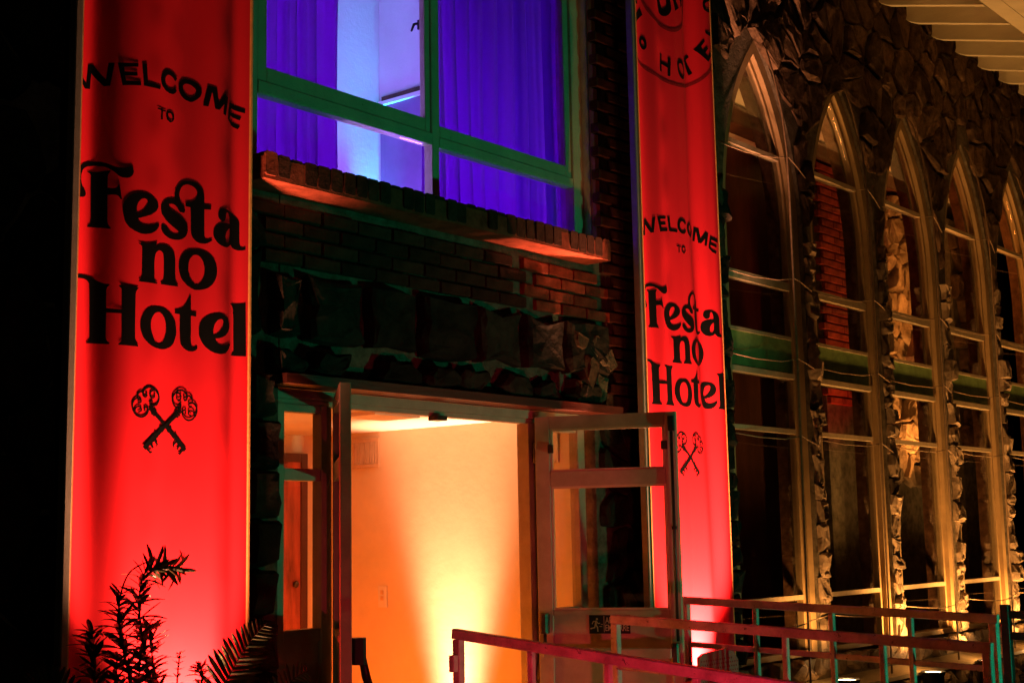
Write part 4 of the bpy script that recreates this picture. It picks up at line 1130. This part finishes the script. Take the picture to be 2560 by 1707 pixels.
def filled(loops_list):
    """flat filled shapes (with holes) in x,z from lists of loops"""
    bm = bmesh.new()
    for loops in loops_list:
        cu = bpy.data.curves.new('lettering', 'CURVE')
        cu.dimensions = '2D'
        cu.fill_mode = 'BOTH'
        for lp in loops:
            s = cu.splines.new('POLY')
            s.points.add(len(lp) - 1)
            for p, q in zip(s.points, lp):
                p.co = (q[0], q[1], 0, 1)
            s.use_cyclic_u = True
        o = bpy.data.objects.new('lettering', cu)
        COL.objects.link(o)
        bpy.context.view_layer.update()
        me = bpy.data.meshes.new_from_object(o.evaluated_get(bpy.context.evaluated_depsgraph_get()))
        bpy.data.objects.remove(o)
        bm.from_mesh(me)
        bpy.data.meshes.remove(me)
    return bm

def ribbon2(bm, pts, wd, z=0.0):
    n = len(pts)
    L, Rr = [], []
    for i in range(n):
        a, b = pts[max(i - 1, 0)], pts[min(i + 1, n - 1)]
        dx, dz = b[0] - a[0], b[1] - a[1]
        l = math.hypot(dx, dz) or 1
        ox, oz = -dz / l * wd / 2, dx / l * wd / 2
        L.append(bm.verts.new((pts[i][0] + ox, pts[i][1] + oz, z)))
        Rr.append(bm.verts.new((pts[i][0] - ox, pts[i][1] - oz, z)))
    for i in range(n - 1):
        bm.faces.new((L[i], L[i + 1], Rr[i + 1], Rr[i]))
    for p in ((pts[0], pts[-1]) if n > 3 else ()):      # round ends
        vs = [bm.verts.new((p[0] + wd / 2 * math.cos(a * math.pi / 5), p[1] + wd / 2 * math.sin(a * math.pi / 5), z + 0.00001)) for a in range(10)]
        bm.faces.new(vs)

def on_grid(f, zb, nx=84, nz=110):
    """height of the cloth mesh itself (straight between its grid points)"""
    def h(x, z):
        u = max(0.0, min(nx - 1e-6, x / BW * nx))
        v = max(0.0, min(nz - 1e-6, (z - zb) / (ZTOP - zb) * nz))
        i, j = int(u), int(v)
        a, b = u - i, v - j
        X = lambda i_: BW * i_ / nx
        Z = lambda j_: zb + (ZTOP - zb) * j_ / nz
        return (f(X(i), Z(j)) * (1 - a) + f(X(i + 1), Z(j)) * a) * (1 - b) + (f(X(i), Z(j + 1)) * (1 - a) + f(X(i + 1), Z(j + 1)) * a) * b
    return h

def drape(bm, f, xl, y0, off, zmap, m, name, parent, sx=1.0, lo=0.0015, hi=BW - 0.0015):
    # trim to the cloth, slice along the cloth's own grid so that the print follows the folds
    def geom():
        return bm.verts[:] + bm.edges[:] + bm.faces[:]
    bmesh.ops.bisect_plane(bm, geom=geom(), plane_co=(lo, 0, 0), plane_no=(-1, 0, 0), clear_outer=True)
    bmesh.ops.bisect_plane(bm, geom=geom(), plane_co=(hi, 0, 0), plane_no=(1, 0, 0), clear_outer=True)
    for v in bm.verts:
        v.co.y = zmap(v.co.y)
    for i in range(1, 84):
        bmesh.ops.bisect_plane(bm, geom=geom(), plane_co=(BW * i / 84, 0, 0), plane_no=(1, 0, 0))
    zz = [v.co.y for v in bm.verts]
    if zz:
        for j in range(1, 110):
            z = ZB + (ZTOP - ZB) * j / 110
            if min(zz) < z < max(zz):
                bmesh.ops.bisect_plane(bm, geom=geom(), plane_co=(0, z, 0), plane_no=(0, 1, 0))
    me = bpy.data.meshes.new(name)
    for v in bm.verts:
        x, z, e = v.co
        v.co = (xl + x * sx, y0 + f(x, z) - off - e, z)
    bmesh.ops.recalc_face_normals(bm, faces=bm.faces)
    bm.to_mesh(me)
    bm.free()
    me.materials.append(m)
    return link(name, me, parent)

def banner(label, xl, y0, zb, f, zmap, wide=1.0, emap=lambda z: z):
    global ZB
    ZB = zb
    W_ = BW * wide
    t = thing('banner', label, 'banner', (xl + W_ / 2, y0, zb), 'tall red festival banners')
    link('fabric', sheet(f, xl, y0, zb, wide), t)
    f = on_grid(f, zb)
    for g in ART['art']:
        drape(filled([[[(p[0] / 1000, p[1] / 1000) for p in lp] for lp in g]]), f, xl, y0, 0.0005, zmap, M['ink'], 'letter', t, wide)
    cx, cz = 0.360, 1.959
    e = 0.0
    for side in (1, -1):
        bm = bmesh.new()
        for wd, pts in ART['keys']:
            pts = [(cx + side * (p[0] / 1000 - cx), p[1] / 1000) for p in pts]
            ribbon2(bm, pts, wd / 1000, e)
            e += 0.00002
        drape(bm, f, xl, y0, 0.0005, zmap, M['ink'], 'printed_key', t, wide)
    # emblem at the top
    for g in ART['em']:
        drape(filled([[[(p[0] / 1000, p[1] / 1000) for p in lp] for lp in g]]), f, xl, y0, 0.0005, emap, M['ink'], 'letter', t, wide)
    for (ex, ez, er, wd) in ((0.2908, 4.465, 0.588, 0.016), (0.2834, 4.398, 0.231, 0.018)):
        bm2 = bmesh.new()
        ribbon2(bm2, [(ex + er * math.cos(a * math.pi / 60), ez + er * math.sin(a * math.pi / 60)) for a in range(0, 121)], wd, 0.0)
        bmesh.ops.bisect_plane(bm2, geom=bm2.verts[:] + bm2.edges[:] + bm2.faces[:], plane_co=(0, 4.7, 0), plane_no=(0, 1, 0), clear_outer=True)
        drape(bm2, f, xl, y0, 0.0004, emap, M['dark_red_ink'], 'printed_ring', t, wide)
    MB().box(xl - 0.030, xl - 0.0005, y0 + 0.004, y0 + 0.045, zb, ZTOP, 0.004).build('frame_pole', M['alloy'], t)
    MB().box(xl + W_ + 0.0005, xl + W_ + 0.016, y0 - 0.002, y0 + 0.035, zb, ZTOP, 0.004).build('frame_pole', M['hem'], t)
    MB().box(xl - 0.03, xl + W_ + 0.016, y0 + 0.004, y0 + 0.045, ZTOP + 0.001, ZTOP + 0.03, 0.004).build('frame_rail', M['alloy'], t)
    MB().box(xl - 0.03, xl + W_ + 0.016, y0 + 0.004, y0 + 0.045, zb - 0.03, zb - 0.001, 0.004).build('frame_rail', M['alloy'], t)
    MB().box(xl - 0.004, xl + 0.004, y0 + f(0, 2) - 0.005, y0 + f(0, 2) - 0.001, zb, ZTOP).build('hem', M['hem'], t)
    for x_ in (xl - 0.015, xl + W_ + 0.008):
        MB().box(x_ - 0.014, x_ + 0.014, y0 + 0.006, y0 + 0.04, 0.0, zb - 0.031, 0.003).build('leg', M['alloy'], t)
    return t
banner('wide looking red welcome banner in the left foreground, nearest the camera', 2.672, -0.22, 0.62, folds_a, lambda z: z)
banner('narrower looking red welcome banner standing right of the open doors', 5.985, -0.28, 0.52, folds_b, lambda z: 1.949 + (z - 1.959) * 1.003, 1.0447, lambda z: -0.069 + z * 1.0447)

# lamps standing at the feet of the banners and the piers
def can_lamp(nm, x, y, z, label, group, r=0.075, tilt=0.0, lens=True):
    t = thing(nm, label, 'lamp', (x, y, z), group)
    MB().lathe([(0.0, z - 0.16), (r * 0.75, z - 0.16), (r * 0.9, z - 0.12), (r, z - 0.02), (r * 1.12, z), (r * 1.05, z + 0.004), (r * 0.98, z - 0.008)], x, y, 24).build('housing', M['black_metal'], t)
    if lens:
        MB().lathe([(r * 0.97, z - 0.006), (r * 0.5, z - 0.001), (0.0, z)], x, y, 24).build('lens', M['lens'], t)
    MB().tube([(x, y, 0.0), (x, y, z - 0.165)], 0.016, 8).build('stake', M['black_metal'], t, True)
    return t
LBL = ['lit can lamp at the foot of the pier right of the first pointed window', 'lit can lamp at the foot of the pier right of the second pointed window', 'lit can lamp near the corner of the rails, under the fourth window', 'lit can lamp at the foot of the pier before the last window', 'lit can lamp beyond the last pointed window']
for k, (lx, lz) in enumerate(CANS):
    can_lamp('uplight', lx, -0.30, lz, LBL[k], 'can lamps lighting the piers')
can_lamp('uplight', BL2[0], BL2[1], BL2[2] - 0.02, 'floor lamp at the foot of the narrower banner behind the rails', None, 0.055)
can_lamp('uplight', BL1[0], BL1[1], BL1[2] - 0.02, 'floor lamp hidden in the plants before the left banner', None, 0.055)
bl = thing('perforated_lamp_cover', 'perforated metal lamp cover at the foot of the narrower banner', 'lamp', (6.0, -0.7, 0.3))
prof = [(5.62, 0.80), (5.62, 0.985), (5.66, 1.0), (5.90, 1.015), (5.965, 0.955), (5.965, 0.80)]
MB().prism(prof, 'y', -0.76, -0.745).build('cover', M['perforated'], bl)
mb = MB()
for i in range(16):
    for j in range(9):
        x_, z_ = 5.635 + i * 0.0205 + (j % 2) * 0.01, 0.815 + j * 0.019
        if z_ < 0.975 - max(0, x_ - 5.90) * 0.5 and x_ < 5.955:
            mb.prism([(x_ + 0.0045 * math.cos(a * 1.0472), z_ + 0.0045 * math.sin(a * 1.0472)) for a in range(6)], 'y', -0.7615, -0.7605)
o = mb.build('holes', M['dark_red_ink'], bl)
o['kind'] = 'stuff'
MB().box(5.66, 5.90, -0.7445, -0.56, 0.80, 0.86, 0.006).build('lamp_body', M['black_metal'], bl)
MB().box(5.75, 5.79, -0.72, -0.68, 0.0, 0.839, 0.004).build('stand', M['black_metal'], bl)

# ------------------------------------------------------------------ handrails of the ramp
def handrail(label, X, pts, posts, sec, mids, end_drop=None, zfoot=0.02):
    """pts: top rail line as (y,z) start and end"""
    (ya, za), (yb, zb) = pts
    f = lambda y: za + (zb - za) * (y - ya) / (yb - ya)
    t = thing('handrail', label, 'railing', (X, (ya + yb) / 2, zfoot), 'metal handrails of the entrance ramp')
    MB().beam((X, ya, za - sec / 2), (X, yb, zb - sec / 2), sec * 0.8, sec, 0.004).build('top_rail', M['rail'], t)
    for i, y in enumerate(posts):
        s = 0.034 if i in (0, len(posts) - 1) else 0.024
        MB().box(X - s / 2, X + s / 2, y - s / 2, y + s / 2, zfoot, f(y) - sec - 0.0005, 0.003).build('post', M['rail'], t)
    for dz in mids:
        MB().beam((X, posts[0], f(posts[0]) - dz), (X, posts[-1], f(posts[-1]) - dz), 0.016, 0.026, 0.003).build('mid_rail', M['rail'], t)
    return t
ha_ = handrail('nearest red lit handrail, starting in front of the bright doorway', 4.0, ((-0.700, 1.215), (-2.6, 1.045)), (-0.72, -1.065, -1.40, -1.75, -2.10, -2.55), 0.038, (0.40,))
MB().box(3.955, 3.981, -0.735, -0.71, 1.06, 1.12, 0.002).build('hinge_lug', M['rail'], ha_)
handrail('middle red lit handrail, crossing in front of the exit sign', 5.2, ((-0.575, 1.200), (-2.28, 1.131)), (-0.592, -1.43, -1.85, -2.262), 0.040, (0.225, 0.62))
handrail('farthest brown handrail, starting in front of the narrower banner', 5.88, ((-0.515, 1.248), (-2.055, 1.192)), (-0.532, -0.912, -1.30, -1.67, -2.035), 0.036, (0.225, 0.62))
br = thing('black_railing', 'black metal railing at the right edge of the photo', 'railing', (6.6, -1.9, 0.02))
for y in (-1.86, -2.4):
    MB().box(6.48, 6.52, y - 0.02, y + 0.02, 0.02, 1.20, 0.003).build('post', M['black_metal'], br)
for z in (1.155, 1.06, 0.80):
    MB().beam((6.5, -1.88, z), (6.5, -2.9, z - 0.02), 0.03, 0.035, 0.003).build('rail', M['black_metal'], br)

# ------------------------------------------------------------------ plants before the left banner
def leaf_mesh(name, L, W_, bend, m):
    mb = MB()
    n = 5
    vs = []
    for i in range(n + 1):
        t = i / n
        wd = W_ * (0.35 + 0.65 * math.sin(math.pi * min(1, 0.10 + 0.75 * t))) * (1 if i < n else 0.45)
        x = L * t
        z = -bend * L * t * t
        vs += [(x, -wd / 2, z), (x, 0, z - wd * 0.18), (x, wd / 2, z)]
    fs = []
    for i in range(n):
        q = 3 * i
        fs += [(q, q + 1, q + 4, q + 3), (q + 1, q + 2, q + 5, q + 4)]
    mb.add(vs, fs)
    return mb.mesh(name, m)
LEAVES = [leaf_mesh('leaf', 0.070, 0.0165, b, M['leaf']) for b in (0.10, 0.35, 0.7)]
LEAFLETS = [leaf_mesh('leaflet', 0.10, 0.016, b, M['leaf']) for b in (0.1, 0.3)]

def stalk_plant(label, pts, nleaf, lscale, seed, end=1.0, start=0.15):
    r_ = random.Random(seed)
    t = thing('leafy_plant', label, 'plant', pts[0], 'plants before the left banner')
    P = [Vector(p) for p in pts]
    fine = []
    for i in range(len(P) - 1):
        p0, p1, p2, p3 = P[max(i - 1, 0)], P[i], P[i + 1], P[min(i + 2, len(P) - 1)]
        for k in range(6):
            u = k / 6
            fine.append(0.5 * ((2 * p1) + (p2 - p0) * u + (2 * p0 - 5 * p1 + 4 * p2 - p3) * u * u + (3 * p1 - p0 - 3 * p2 + p3) * u ** 3))
    fine.append(P[-1])
    n = len(fine)
    MB().tube(fine, [0.006 * (1 - 0.7 * i / n) for i in range(n)], 6).build('stem', M['stem'], t, True)
    nleaf = int(nleaf * 1.9)
    for k in range(nleaf):
        u = start + (end - start) * k / nleaf
        i = min(n - 2, int(u * (n - 1)))
        p = fine[i]
        d = (fine[i + 1] - fine[i]).normalized()
        az = k * 2.4 + r_.uniform(-0.4, 0.4)
        side = d.orthogonal().normalized()
        side = Matrix.Rotation(az, 3, d) @ side
        dirv = (side + d * r_.uniform(0.5, 1.3)).normalized()
        o = link('leaf', r_.choice(LEAVES), t)
        s = lscale * r_.uniform(0.75, 1.25) * (1 - 0.35 * u)
        zax = dirv.cross(side.cross(dirv)).normalized()
        yv = d.cross(dirv).normalized()
        zv = dirv.cross(yv).normalized()
        mt = Matrix((dirv, yv, zv)).transposed().to_4x4()
        mt = Matrix.Translation(p) @ mt @ Matrix.Rotation(r_.uniform(-0.5, 0.5), 4, 'X') @ Matrix.Scale(s, 4)
        o.matrix_world = Matrix.Translation(-Vector(pts[0])) @ mt
    return t

def fern(label, pts, n, L0, seed):
    r_ = random.Random(seed)
    t = thing('fern', label, 'plant', pts[0], 'plants before the left banner')
    P = [Vector(p) for p in pts]
    fine = []
    for i in range(len(P) - 1):
        p0, p1, p2, p3 = P[max(i - 1, 0)], P[i], P[i + 1], P[min(i + 2, len(P) - 1)]
        for k in range(8):
            u = k / 8
            fine.append(0.5 * ((2 * p1) + (p2 - p0) * u + (2 * p0 - 5 * p1 + 4 * p2 - p3) * u * u + (3 * p1 - p0 - 3 * p2 + p3) * u ** 3))
    fine.append(P[-1])
    m = len(fine)
    MB().tube(fine, [0.0035 * (1 - 0.7 * i / m) for i in range(m)], 6).build('rib', M['stem'], t, True)
    view = Vector((0.62, 0.78, 0.0))
    for k in range(n):
        u = 0.12 + 0.86 * k / n
        q = u * (m - 1)
        i = min(m - 2, int(q))
        p = fine[i].lerp(fine[i + 1], q - i)
        d = (fine[i + 1] - fine[i]).normalized()
        s0 = d.cross(view).normalized()
        for sg_ in (1, -1):
            dirv = (s0 * sg_ * 1.0 + d * (0.45 + 0.4 * u) + view * r_.uniform(-0.25, 0.1)).normalized()
            o = link('leaflet', r_.choice(LEAFLETS), t)
            yv = view.cross(dirv).normalized()
            zv = dirv.cross(yv).normalized()
            mt = Matrix((dirv, yv, zv)).transposed().to_4x4()
            s = L0 / 0.10 * math.sin(math.pi * (0.12 + 0.84 * u) ** 0.8) ** 0.8 * r_.uniform(0.88, 1.1)
            o.matrix_world = Matrix.Translation(-Vector(pts[0])) @ Matrix.Translation(p) @ mt @ Matrix.Rotation(r_.uniform(-0.25, 0.25), 4, 'X') @ Matrix.Scale(max(0.12, s), 4)
    return t
Yp = -0.50
stalk_plant('tall leafy stem with a drooping curled tip before the left banner', [(2.86, Yp, 0.30), (2.83, Yp, 0.8), (2.80, Yp, 1.05), (2.755, Yp, 1.22), (2.735, Yp, 1.36), (2.755, Yp, 1.46), (2.83, Yp, 1.475), (2.90, Yp, 1.465)], 74, 1.15, 11)
stalk_plant('leafy stem leaning left beside the tall curled one', [(2.80, Yp - .02, 0.30), (2.755, Yp - .02, 0.9), (2.70, Yp - .02, 1.1), (2.66, Yp - .02, 1.25), (2.645, Yp - .02, 1.36), (2.68, Yp - .02, 1.46), (2.77, Yp - .02, 1.50)], 56, 1.2, 12, end=0.74)
stalk_plant('slim upright stem with pale tips in the brightest patch of the banner', [(2.885, Yp, 0.30), (2.885, Yp, 0.9), (2.885, Yp, 1.10), (2.895, Yp, 1.205)], 44, 0.42, 13, start=0.3)
stalk_plant('dark leafy clump of stems at the lower left corner of the banner', [(2.60, Yp - .05, 0.30), (2.565, Yp - .05, 0.9), (2.545, Yp - .05, 1.15), (2.53, Yp - .05, 1.30)], 60, 1.3, 14, start=0.2)
stalk_plant('low leafy stem between the dark clump and the tall curled stem', [(2.68, Yp - .08, 0.30), (2.63, Yp - .08, 0.85), (2.60, Yp - .08, 1.05), (2.60, Yp - .08, 1.22)], 60, 1.2, 15, start=0.3)
stalk_plant('short withered stem left of the fern', [(2.98, Yp, 0.30), (2.99, Yp, 0.9), (2.985, Yp, 1.10), (2.975, Yp, 1.15)], 36, 0.7, 16, start=0.4)
stalk_plant('bushy dark stem at the foot of the leaning one', [(2.74, Yp - .04, 0.30), (2.70, Yp - .04, 0.85), (2.70, Yp - .04, 1.05), (2.72, Yp - .04, 1.24)], 64, 1.25, 17, start=0.3)
stalk_plant('leafy stem right of the tall curled one', [(2.86, Yp + .03, 0.30), (2.85, Yp + .03, 0.85), (2.82, Yp + .03, 1.08), (2.80, Yp + .03, 1.30)], 64, 1.15, 18, start=0.3)
fern('arching fern frond at the lower right corner of the left banner', [(3.02, Yp, 0.30), (3.03, Yp, 0.85), (3.06, Yp, 1.04), (3.12, Yp, 1.14), (3.19, Yp, 1.22), (3.26, Yp, 1.275)], 26, 0.105, 21)
fern('dark fern frond right of the banner below the stone pillar', [(3.12, Yp - .1, 0.30), (3.16, Yp - .1, 0.8), (3.20, Yp - .1, 0.98), (3.28, Yp - .1, 1.08), (3.36, Yp - .1, 1.11)], 22, 0.09, 22)
fern('drooping fern frond left of the banner foot', [(2.50, Yp - .1, 0.30), (2.46, Yp - .1, 0.9), (2.42, Yp - .1, 1.08), (2.36, Yp - .1, 1.16), (2.28, Yp - .1, 1.17)], 22, 0.09, 23)
